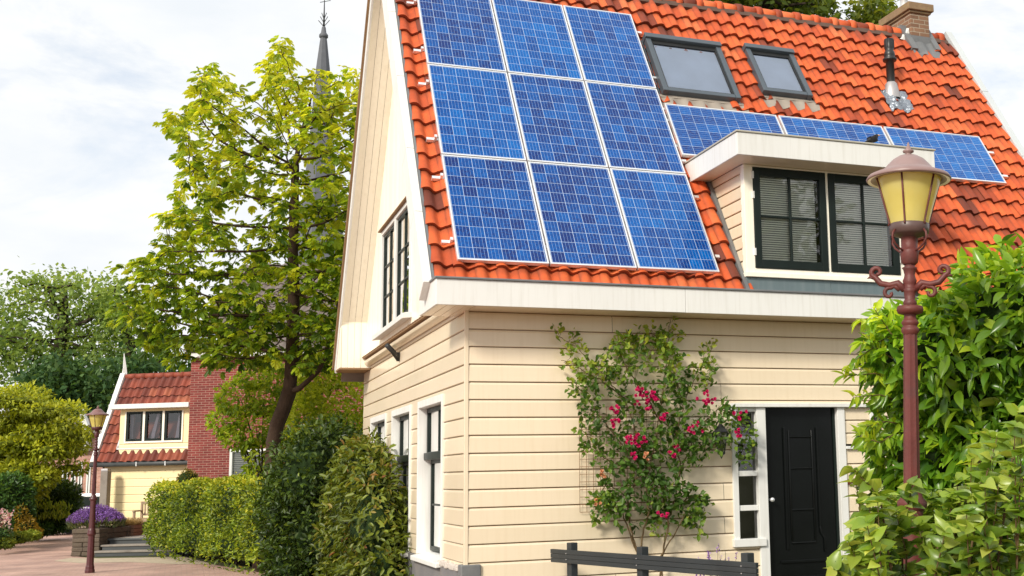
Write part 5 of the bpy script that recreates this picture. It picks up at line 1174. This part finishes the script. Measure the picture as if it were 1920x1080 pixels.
vn = np.array([-.45, 4.3, GZ]); vine = thing('creeper_bush', 'bushy creeper with reddish leaf tips growing up the side wall windows', 'shrub', tuple(vn))
VE = [(-.30, 4.7, 1.40, .34, 1.05, .64), (-.34, 3.9, .92, .36, .85, .74), (-.38, 5.2, 1.1, .40, 1.1, .9), (-.30, 3.5, .40, .36, .7, .58), (-.40, 4.6, .3, .42, 1.2, .6), (-.30, 5.2, 1.86, .28, .85, .36), (-.5, 4.9, .8, .42, .5, .3)]
bush(vine, VE, 6800, .105, .5, MT['vine'], T_LONG, up=.5, droop=.45, core=.76, jit=1.1, shell=(.66, 1.28))
# ---- light green shrub behind the trunk and one before the brick wall
MT['fresh'] = leafmat('fresh_green_leaves', [(0, (.07, .13, .012)), (.4, (.16, .25, .02)), (.75, (.30, .40, .03)), (1, (.46, .52, .05))], .45, .45, .3)
fs = at(640, 1000, 26.5); fsh = thing('fresh_green_shrub', 'bright yellow green shrub between the chestnut trunk and the house', 'shrub', (fs[0], fs[1], GZ))
bush(fsh, [pe(640, 760, 26.5, 65, 60, .8), pe(660, 850, 26.5, 55, 90, .8), pe(590, 790, 26.5, 50, 55, .8), pe(610, 700, 26.7, 45, 35, .5), pe(650, 980, 26.5, 60, 100, .8)], 6500, .15, .5, MT['fresh'], up=.6, core=0, jit=1.0, shell=(.3, 1.1), tintbias=.5)
ys = at(470, 1000, 27.5); ysh = thing('young_leafy_shrub', 'loose yellow green shrub before the brick wall left of the trunk', 'shrub', (ys[0], ys[1], GZ))
bush(ysh, [pe(525, 715, 27.5, 36, 28, .5), pe(480, 705, 27.5, 30, 22, .4), pe(545, 790, 27.5, 36, 50, .5), pe(450, 745, 27.5, 38, 30, .5), pe(425, 790, 27.5, 30, 22, .4), pe(480, 800, 27.5, 45, 35, .5), pe(495, 740, 27.5, 35, 35, .5), pe(500, 870, 27.5, 36, 55, .5), pe(450, 820, 27.5, 30, 22, .4)], 3400, .15, .5, MT['fresh'], up=.8, core=0, jit=1.0, shell=(.25, 1.15), tintbias=.22)
mb = MB()
for (u, v) in ((450, 745), (425, 790), (495, 740), (480, 800), (405, 770)): mb.tube([(ys[0], ys[1], GZ), at(490, 930, 27.5), at((490+u)/2, (870+v)/2, 27.5), at(u, v, 27.5)], [.04, .03, .018, .006], 6)
mb.build('stems', MT['bark_dark'], ysh)
# ---------------------------------------------------------------- chestnut tree
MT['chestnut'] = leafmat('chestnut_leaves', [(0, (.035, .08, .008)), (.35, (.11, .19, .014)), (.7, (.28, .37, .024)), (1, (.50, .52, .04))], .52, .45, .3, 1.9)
def in_poly(u, v, P_):
    c = False; n = len(P_)
    for i in range(n):
        (x0, y0), (x1, y1) = P_[i], P_[i-1]
        if (y0 > v) != (y1 > v) and u < (x1-x0)*(v-y0)/(y1-y0)+x0: c = not c
    return c
CP = [(365,128),(405,122),(440,170),(462,200),(488,160),(497,90),(515,75),(540,78),(560,118),(590,150),(625,140),(668,120),(705,180),(715,330),(700,480),(690,620),(640,665),(590,690),(520,668),(470,650),(430,668),(380,640),(330,655),(300,690),(278,650),(255,610),(215,610),(225,560),(258,528),(225,500),(240,478),(300,474),(328,440),(290,410),(300,388),(345,370),(335,310),(312,235),(318,205),(345,190)]
HOLES = [(455,400,38,30), (505,540,22,14), (585,300,22,22), (450,250,22,14), (610,470,16,14), (395,560,20,12), (545,240,16,20), (330,560,14,12), (470,480,16,14)]
DT = 24.5; att = []
while len(att) < 1600:
    u, v = random.uniform(205, 720), random.uniform(70, 695)
    if not in_poly(u, v, CP): continue
    if any(((u-a)/c)**2+((v-b)/e)**2 < 1 for a, b, c, e in HOLES) and random.random() < .85: continue
    wd = 1.9*math.sqrt(max(.12, 1-((u-500)/300)**2*.7-((v-420)/420)**2*.5))
    att.append(at(u, v, DT+random.uniform(-wd, wd)))
    if ((v > 520 and u < 520) or (u > 560 and v > 380)) and random.random() < .7: att.append(at(u+random.uniform(-12, 12), v+random.uniform(-10, 14), DT+random.uniform(-wd, wd)))
tg = ground(500, 1100); tb_ = at(505, 900, DT); tr0 = np.array([tb_[0]-.15, tb_[1], GZ])
trunk = [tr0, at(506, 950, DT), at(508, 880, DT), at(512, 830, DT), at(520, 795, DT), at(532, 765, DT), at(542, 735, DT), at(546, 700, DT), at(548, 665, DT), at(549, 630, DT), at(550, 590, DT), at(551, 550, DT), at(550, 510, DT), at(549, 470, DT), at(551, 430, DT), at(552, 390, DT+.1), at(553, 350, DT+.1), at(554, 310, DT+.2)]
for _ in range(190):
    u, v = random.uniform(385, 660), random.uniform(590, 690); att.append(at(u, v, DT+random.uniform(-1.5, 1.3)))
nodes, par = colonise(np.array(att), trunk, .165, 2.1, .23, 120, .03)
# hand placed low right limb and left limbs
def add_limb(nodes, par, start, pts):
    k = int(((nodes-start)**2).sum(1).argmin()); N_ = [n for n in nodes]; P_ = list(par)
    for q in pts: N_.append(q); P_.append(k); k = len(N_)-1
    return np.array(N_), np.array(P_)
nodes, par = add_limb(nodes, par, at(544, 735, DT), [at(562, 728, DT-.1), at(580, 712, DT-.2), at(598, 695, DT-.3), at(610, 668, DT-.3), at(616, 640, DT-.35), at(622, 610, DT-.4), at(628, 590, DT-.4), at(636, 560, DT-.4)])
order = np.argsort([0]*len(par)); rad, nch = branch_radii(par, .006, 2.25, .15)
for k in range(len(par)-8, len(par)): rad[k] = max(rad[k], .062-.006*(k-(len(par)-8)))
tree = thing('chestnut_tree', 'leafy chestnut tree with sunlit yellow green crown beside the house gable', 'tree', tuple(tr0))
branch_mesh('trunk', nodes, par, rad, MT['bark'], tree)
haschild = np.zeros(len(par), bool); haschild[par[par >= 0]] = True
tipk = [k for k in range(len(trunk), len(par)) if rad[k] < .018 or not haschild[k]]
LP = []; LA = []; LN = []; LL = []; LT = []
for k in tipk:
    if random.random() > (.99 if not haschild[k] else .80): continue
    p0 = nodes[k]; dr = unit(nodes[k]-nodes[par[k]]); 
    for _ in range(6 if not haschild[k] else random.choice((2, 3, 4))):
        out = unit(dr*.5+RNG.normal(size=3)*.7+np.array([0, 0, .1])); pet = p0+out*random.uniform(.04, .24); ax = unit(out*np.array([1, 1, .3])+np.array([0, 0, -.45])); up = unit(np.array([0, 0, 1.])+RNG.normal(size=3)*.35); sd = unit(np.cross(up, ax)); nl = random.choice((5, 5, 7)); base = random.uniform(.135, .24); t0 = random.gauss(.26, .24)+.60*((p0[2]-2.5)/7)  # tint spread and rise with height put sun and shade into leaf colour
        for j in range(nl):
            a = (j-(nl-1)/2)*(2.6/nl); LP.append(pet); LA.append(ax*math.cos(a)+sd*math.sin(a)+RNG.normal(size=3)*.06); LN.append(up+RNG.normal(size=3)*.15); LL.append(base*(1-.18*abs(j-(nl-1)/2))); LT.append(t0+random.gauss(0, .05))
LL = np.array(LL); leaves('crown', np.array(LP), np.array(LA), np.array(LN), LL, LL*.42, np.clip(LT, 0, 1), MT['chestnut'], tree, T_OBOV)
# ---------------------------------------------------------------- church spire
dC = 95.0; sC = dC/F; qC = at(607, 60, dC); church = thing('church_tower', 'distant church tower with slender slate spire rising above the chestnut tree', 'church', (qC[0], qC[1], GZ), YAW, world=False)
hlC = np.linalg.norm((qC-CAM)[:2])
def zc(v):
    r = RM @ np.array([(607-CX)/F, 1, -(v-CY)/F]); return CAM[2]+r[2]*hlC/np.linalg.norm(r[:2])-GZ
mb = MB(); mb.box(-2.0, 2.0, -2, 2, 0, zc(520)); mb.build('tower', MT['church_brick'], church)
mb = MB(); mb.lathe([(2.5, zc(520)), (2.45, zc(505)), (1.5, zc(400)), (.95, zc(260)), (.56, zc(128)), (.30, zc(78)), (.26, zc(72))], n=8, smooth=False); mb.lathe([(.26, zc(72)), (.36, zc(70)), (.36, zc(66)), (.22, zc(62)), (.16, zc(52)), (.12, zc(50))], n=12); mb.build('spire', MT['slate'], church)
mb = MB(); mb.tube([(0, 0, zc(52)), (0, 0, zc(-4))], [.085, .03], 6)
for (v, h) in ((44, .45), (37, .30), (30, .2)):
    for sx in (-1, 1): mb.tube([(0, 0, zc(v+6)), (sx*h*.5, 0, zc(v)), (sx*h, 0, zc(v-6))], .03, 4)
mb.tube([(-.35, 0, zc(4)), (.5, 0, zc(1))], .03, 4); mb.build('finial', MT['black_metal'], church)
# ---------------------------------------------------------------- far row of brick houses, car
d0 = 57.0; sc = d0/F; f, o = frame(60, 800, d0); far = thing('terraced_house', 'far pink brick terraced house with tall white windows and dark tiled roof', 'house', (o[0], o[1], GZ), YAW, world=False)
px = lambda u: (u-60)*sc; zz = lambda v: zat(130, v, d0)
mb = MB(); lbx(mb, px(-60), px(196), 0, 6, GZ, zz(812)); mb.build('wall', MT['pink_brick'], far)
mb = MB(); lbx(mb, px(-60), px(197), -.12, -.0, zz(815), zz(800)); mb.build('cornice', MT['white'], far)
mb = MB(); mb.hexa([fl(px(-60), -.3, zz(801)), fl(px(196), -.3, zz(801)), fl(px(196), 6.3, zz(801)), fl(px(-60), 6.3, zz(801)), fl(px(-60), 2.2, zz(782)), fl(px(196), 2.2, zz(782)), fl(px(196), 4, zz(782)), fl(px(-60), 4, zz(782))])
for k in range(9): t = k/9; mb.tube([fl(px(-60), -.3+2.5*t, zz(801)*(1-t)+zz(782)*t+.03), fl(px(196), -.3+2.5*t, zz(801)*(1-t)+zz(782)*t+.03)], .06, 5)
mb.build('roof', MT['grey_tile'], far)
for (a, b, v0, v1, kind) in ((122, 133, 872, 928, 0), (139, 148, 872, 928, 0), (152, 160, 866, 932, 1), (168, 175, 872, 930, 0), (78, 88, 880, 925, 0), (97, 106, 876, 925, 0), (40, 52, 880, 925, 0)):
    mb = MB(); e = .07; lbx(mb, px(a), px(a)+e, -.05, .05, zz(v1), zz(v0)); lbx(mb, px(b)-e, px(b), -.05, .05, zz(v1), zz(v0)); lbx(mb, px(a), px(b), -.051, .05, zz(v0)-e, zz(v0)); lbx(mb, px(a)-.04, px(b)+.04, -.08, .05, zz(v1)-.05, zz(v1)+.02); 
    if kind: lbx(mb, px(a)+e, px(b)-e, -.045, .04, zz(885)-.03, zz(885)+.03)
    wnd = mb.build('door_frame' if kind else 'window', MT['white'], far)
    mb = MB(); lbx(mb, px(a)+e, px(b)-e, -.02, .0, zz(v1)+.02, zz(v0)-e); mb.build('door_leaf' if kind else 'pane', MT['green_black'], wnd)
mb = MB(); a, b = px(140), px(172); xm = px(161)
mb.add([fl(px(150), -.35, zz(846)), fl(px(172), -.35, zz(846)), fl(px(172), -.35, zz(808)), fl(xm, -.35, zz(784)), fl(px(150), -.35, zz(808))], [(0, 1, 2, 3, 4)]); lbx(mb, px(150), px(172), -.34, 1.5, zz(846), zz(806)); fd = mb.build('gabled_dormer', MT['white'], far)
mb = MB(); mb.quad(fl(px(157), -.37, zz(840)), fl(px(166), -.37, zz(840)), fl(px(166), -.37, zz(816)), fl(px(157), -.37, zz(816))); mb.build('dormer_pane', MT['green_black'], fd)
mb = MB()
for s0, s1 in (((148, 814), (161, 781)), ((161, 781), (174, 814))): p0, p1 = fl(px(s0[0]), -.42, zz(s0[1])), fl(px(s1[0]), -.42, zz(s1[1])); mb.hexa([p0, p1, p1+[0, .25, 0], p0+[0, .25, 0], p0+[0, 0, .28], p1+[0, 0, .28], p1+[0, .25, .28], p0+[0, .25, .28]])
mb.tube([fl(xm, -.35, zz(784)), fl(xm, -.35, zz(766))], [.10, .03], 5); mb.build('dormer_bargeboard', MT['white'], fd)
dV = 44.0; f, o = frame(165, 960, dV); car = thing('parked_car', 'white car roof showing behind the lavender planter', 'car', (o[0], o[1], GZ), YAW, world=False)
top = zat(165, 925, dV)-GZ
body = [(-2.0, .35), (-2.0, .80), (-1.75, .92), (-.62, 1.0), (-.36, top-.05), (-.2, top), (1.3, top), (1.75, top-.12), (2.0, .95), (2.05, .4)]
mb = MB(); mb.prism([(x+.15, -.8, z) for x, z in body], (0, 1.65, 0)); mb.build('body', MT['van_white'], car, bevel=.07, seg=3)
mb = MB(); mb.add([(-.40+.15, -.805, 1.02), (.55, -.805, 1.02), (.55, -.805, top-.12), (-.18+.15, -.805, top-.12)], [(0, 1, 2, 3)]); mb.add([(.65, -.805, 1.02), (1.8, -.805, 1.02), (1.6, -.805, top-.14), (.65, -.805, top-.12)], [(0, 1, 2, 3)]); mb.build('side_windows', MT['green_black'], car)
for x in (-1.2, 1.45):
    for y in (-.82, .68):
        mb = MB(); vs = []
        for yy in (y, y+.2):
            for k in range(20): vs.append((x+.15+.32*math.cos(2*PI*k/20), yy, .32+.32*math.sin(2*PI*k/20)))
        mb.add(vs, [(k, (k+1) % 20, 20+(k+1) % 20, 20+k) for k in range(20)]+[tuple(range(20)), tuple(range(39, 19, -1))]); mb.build('wheel', MT['black_metal'], car)
# ---------------------------------------------------------------- garden plants at the left
MT['acer'] = leafmat('golden_maple_leaves', [(0, (0.1137, 0.1480, 0.0120)), (.35, (0.2800, 0.3330, 0.0200)), (.7, (0.4725, 0.4995, 0.0400)), (1, (0.5600, 0.5920, 0.0900))], .42, .5, .3, 1.4)
ac = at(40, 1000, 38.); acer = thing('golden_maple', 'spreading golden green maple with layered foliage at the left edge', 'tree', (ac[0], ac[1], GZ))
AE = []
ACP = [(-70, 740), (0, 720), (50, 735), (60, 765), (110, 765), (145, 800), (168, 850), (165, 890), (140, 880), (110, 905), (60, 930), (-70, 960)]
while len(AE) < 64:
    u, v = random.uniform(-70, 168), random.uniform(720, 950)
    if in_poly(u, v, ACP): AE.append(pe(u, v, 37.8+random.uniform(-1.3, 1.0), random.uniform(18, 40), random.uniform(9, 19), random.uniform(.5, .9)))
bush(acer, AE, 24000, .15, .5, MT['acer'], T_RHOMB, up=1.3, droop=.15, core=.6, coremat=surf('olive_shade_leaves', (.10, .12, .012, 1), .9, .5, 12, .1), jit=1.0, shell=(.5, 1.3), name='crown')
mb = MB(); mb.tube([(ac[0], ac[1], GZ), at(42, 930, 38), at(50, 860, 38), at(70, 800, 38)], [.14, .11, .07, .03], 8); mb.tube([at(42, 920, 38), at(15, 850, 38), at(5, 790, 38)], [.09, .06, .03], 7); mb.build('trunk', MT['bark_dark'], acer)
def shrub(nm, lab, ells, n, L, asp, mat, T=T_OVATE, **kw):
    c = ells[0]; r = thing(nm, lab, 'shrub', (c[0], c[1], GZ)); bush(r, ells, n, L, asp, mat, T, **kw); return r
MT['mid_green'] = leafmat('mid_green_leaves', [(0, (.018, .05, .012)), (.5, (.05, .12, .022)), (1, (.15, .26, .05))], .3, .4, .35)
MT['grass_green'] = leafmat('ground_cover_leaves', [(0, (.06, .09, .012)), (.5, (.16, .22, .025)), (1, (.36, .38, .05))], .35, .5, .2)
shrub('green_shrub', 'rounded mid green shrub under the golden maple at the far left', [pe(20, 930, 35, 38, 42, .7), pe(-15, 950, 35, 45, 55, .7), pe(35, 960, 34.8, 25, 35, .5)], 3200, .13, .6, MT['mid_green'], core=.84)
sh = shrub('dark_conifer_shrub', 'dark spreading evergreen shrub with pale shoots left of the street lamp', [pe(105, 925, 40, 42, 24, .8), pe(80, 955, 39.5, 45, 28, .8), pe(125, 950, 40, 24, 30, .7)], 4200, .16, .3, MT['dark_shrub'], T_RHOMB, core=.86, up=1.0)
P_ = np.array([at(random.uniform(45, 130), random.uniform(945, 975), 38.6) for _ in range(70)]); P_ = np.repeat(P_, 5, 0)+RNG.normal(size=(350, 3))*.04
leaves('pale_shoots', P_, RNG.normal(size=(350, 3))*.3+np.array([0, 0, 1]), RNG.normal(size=(350, 3)), .17, .05, RNG.uniform(.5, 1, 350), MT['grass_green'], sh, T_RHOMB)
shrub('bushy_green_shrub', 'low green shrub beside the road bend below the dark evergreen', [pe(100, 985, 40, 36, 14, .6), pe(65, 990, 39, 30, 16, .5)], 2200, .11, .5, MT['mid_green'], core=.8)
shrub('golden_ground_shrub', 'small golden leaved shrub at the roadside near the pink flowers', [pe(48, 990, 34.5, 18, 22, .4), pe(62, 1000, 35, 14, 12, .4), pe(40, 965, 34.5, 10, 18, .3)], 1300, .09, .5, leafmat('gold_leaves', [(0, (.16, .10, .012)), (.5, (.34, .22, .02)), (1, (.5, .36, .04))], .35), core=.75)
gs = shrub('lime_ground_cover', 'lime green low plants spilling onto the kerb at the left edge', [pe(30, 1008, 33, 26, 9, .35), pe(8, 1018, 32, 18, 9, .3), pe(60, 1004, 34, 14, 8, .3)], 1700, .08, .45, MT['grass_green'], core=.6)
pk = shrub('pink_flower_bush', 'pale green bush with pink and white blossoms at the left edge', [pe(4, 985, 32.5, 18, 26, .35), pe(0, 1005, 32, 20, 18, .3)], 900, .08, .4, MT['mid_green'], core=.7)
P_ = np.array([at(random.uniform(-12, 22), random.uniform(955, 1000), 32.1+random.uniform(-.2, .2)) for _ in range(60)]); P_ = np.repeat(P_, 6, 0)+RNG.normal(size=(360, 3))*.03
leaves('blossoms', P_, RNG.normal(size=(360, 3)), RNG.normal(size=(360, 3)), .06, .05, RNG.uniform(0, 1, 360), leafmat('pink_petals', [(0, (.55, .16, .30)), (.5, (.70, .45, .52)), (1, (.8, .72, .66))], .3), pk, T_RHOMB)
e0, e1 = ground(-20, 1034), ground(62, 1006); edge = thing('garden_kerb', 'low line of rough kerb stones edging the garden at the left', 'kerb', tuple(e0))
mb = MB(); n = 12
for k in range(n):
    a = e0+(e1-e0)*k/n; b = e0+(e1-e0)*(k+.93)/n; d_ = unit(b-a); p = np.array([-d_[1], d_[0], 0])*.14; h = np.array([0, 0, .12+random.uniform(0, .05)]); mb.hexa([a, b, b+p, a+p, a+h, b+h, b+p+h, a+p+h])
mb.build('kerb_stones', MT['stone'], edge, bevel=.03)
# ---------------------------------------------------------------- large trees
MT['far_leaf'] = leafmat('far_tree_leaves', [(0, (0.0717, 0.1300, 0.0375)), (.4, (0.1640, 0.2500, 0.0656)), (.75, (0.2870, 0.3800, 0.0938)), (1, (0.4100, 0.4800, 0.1500))], .45, .6, .2, 1.6)
MT['far_dark'] = leafmat('far_dark_leaves', [(0, (.02, .055, .022)), (.5, (.05, .11, .035)), (1, (.13, .21, .06))], .35, .6, .2, 1.4)
def big_tree(nm, lab, d, poly, holes, trunkpts, natt, nleaf, L, mat, rbase, depth, step=.6, grp=None, tb=0.0):
    us = [p[0] for p in poly]; vs_ = [p[1] for p in poly]; A_ = []
    while len(A_) < natt:
        u, v = random.uniform(min(us), max(us)), random.uniform(min(vs_), max(vs_))
        if not in_poly(u, v, poly) or any(((u-a)/c)**2+((v-b)/e)**2 < 1 for a, b, c, e in holes): continue
        A_.append(at(u, v, d+random.uniform(-depth, depth)))
    t0 = at(*trunkpts[0], d); base = np.array([t0[0], t0[1], GZ]); tp_ = [base]+[at(u, v, d) for u, v in trunkpts]
    fine = [tp_[0]]
    for a, b in zip(tp_[:-1], tp_[1:]):
        m = max(1, int(np.linalg.norm(b-a)/step)); fine += [a+(b-a)*(k+1)/m for k in range(m)]
    N_, P_ = colonise(np.array(A_), fine, step, step*9, step*1.1, 90, .02); r_, _ = branch_radii(P_, rbase*.045, 2.3, rbase)
    root = thing(nm, lab, 'tree', tuple(base), group=grp); branch_mesh('trunk', N_, P_, r_, MT['bark_dark'], root, rbase*.05)
    thin = np.array([k for k in range(len(fine), len(P_)) if r_[k] < rbase*.22]); k = RNG.choice(thin, nleaf); pos = N_[k]+RNG.normal(size=(nleaf, 3))*step*.75
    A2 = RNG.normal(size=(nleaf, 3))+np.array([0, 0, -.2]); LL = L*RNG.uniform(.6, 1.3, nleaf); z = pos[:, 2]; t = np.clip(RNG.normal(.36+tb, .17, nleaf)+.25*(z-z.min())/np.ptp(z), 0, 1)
    leaves('crown', pos, A2, RNG.normal(size=(nleaf, 3))*.6+np.array([0, 0, .8]), LL, LL*.6, t, mat, root, T_RHOMB)
big_tree('poplar_tree', 'tall far broad crowned tree with a thick leaning trunk behind the yellow house', 82, [(0,560),(30,530),(70,515),(100,508),(130,520),(180,522),(215,545),(228,600),(210,650),(190,700),(160,735),(70,740),(20,700),(-10,640)], [(75,600,10,14),(60,690,18,9),(150,600,8,12),(165,680,10,14),(115,570,8,8)], [(128, 900), (127, 790), (122, 720), (115, 650), (120, 600)], 700, 6200, .38, MT['far_leaf'], .62, 4.0)
big_tree('poplar_tree', 'far tree with forked trunk and open branches directly above the yellow house ridge', 80, [(180,540),(215,515),(260,560),(300,600),(330,650),(335,700),(280,705),(225,700),(190,690),(175,620)], [(225,640,10,10),(280,660,14,14),(255,615,8,8),(300,690,14,8)], [(262, 900), (258, 790), (250, 700), (238, 620)], 420, 3000, .38, MT['far_leaf'], .42, 3.0)
big_tree('poplar_tree', 'far tall tree cut off by the left edge of the view', 84, [(-130,560),(-60,530),(0,545),(30,580),(40,650),(20,720),(-60,740),(-130,700)], [(5,610,10,10),(-5,690,12,10)], [(-50, 900), (-45, 780), (-40, 680), (-30, 600)], 420, 3600, .38, MT['far_leaf'], .5, 4.0)
big_tree('dark_woodland_tree', 'dark dense low crowned tree beneath the tall far trees behind the maple', 74, [(60,690),(100,672),(150,680),(200,700),(205,780),(180,860),(60,860),(30,760)], [(100,720,9,6)], [(130, 920), (130, 820), (128, 740)], 380, 9500, .40, MT['far_dark'], .35, 3.0)
big_tree('dark_woodland_tree', 'dark tree mass between the yellow house ridge and the chestnut crown', 70, [(205,680),(250,668),(330,690),(420,660),(420,780),(210,780)], [(300,690,20,8)], [(300, 900), (300, 800), (300, 730)], 200, 4500, .40, MT['far_dark'], .3, 2.5)
# trees behind the roof ridge
MT['ridge_leaf'] = leafmat('olive_tree_leaves', [(0, (.03, .055, .010)), (.4, (.08, .12, .014)), (.8, (.20, .24, .03)), (1, (.34, .34, .06))], .4, .5, .3, 1.6)
big_tree('garden_tree', 'broad tree crown showing above the roof ridge at the top of the view', 30, [(1285,30),(1300,-70),(1400,-160),(1500,-150),(1560,-60),(1562,5),(1540,40),(1480,60),(1380,50)], [(1500,-10,10,6)], [(1430, 700), (1430, 300), (1430, 60)], 420, 9000, .2, MT['ridge_leaf'], .3, 2.5, .3)
big_tree('garden_tree', 'small leafy tree top beside the brick chimney', 31, [(1585,50),(1600,20),(1640,-5),(1672,20),(1690,60),(1650,85),(1600,80)], [], [(1640, 700), (1640, 300), (1640, 80)], 140, 1500, .2, MT['ridge_leaf'], .15, 1.0, .25, None, .1)
# trees across the street, mirrored in the panes
def simple_tree(x, y, h, r, lab):
    root = thing('street_tree', lab, 'tree', (x, y, GZ)); E_ = [(x+random.uniform(-r, r)*.7, y+random.uniform(-r, r)*.7, h*.62+random.uniform(-.25, .3)*h, r*.6, r*.6, h*.2) for _ in range(8)]
    mb = MB(); mb.tube([(x, y, GZ), (x+.1, y, h*.4), (x, y+.1, h*.75)], [.25, .2, .08], 8); mb.build('trunk', MT['bark'], root)
    bush(root, E_, 5000, .32, .6, MT['ridge_leaf'], T_RHOMB, core=.55, shell=(.45, 1.1))
simple_tree(13.5, -20, 11, 3.6, 'tree across the street facing the dormer windows')
simple_tree(21, -15, 10, 3.2, 'tree across the street right of the house front')
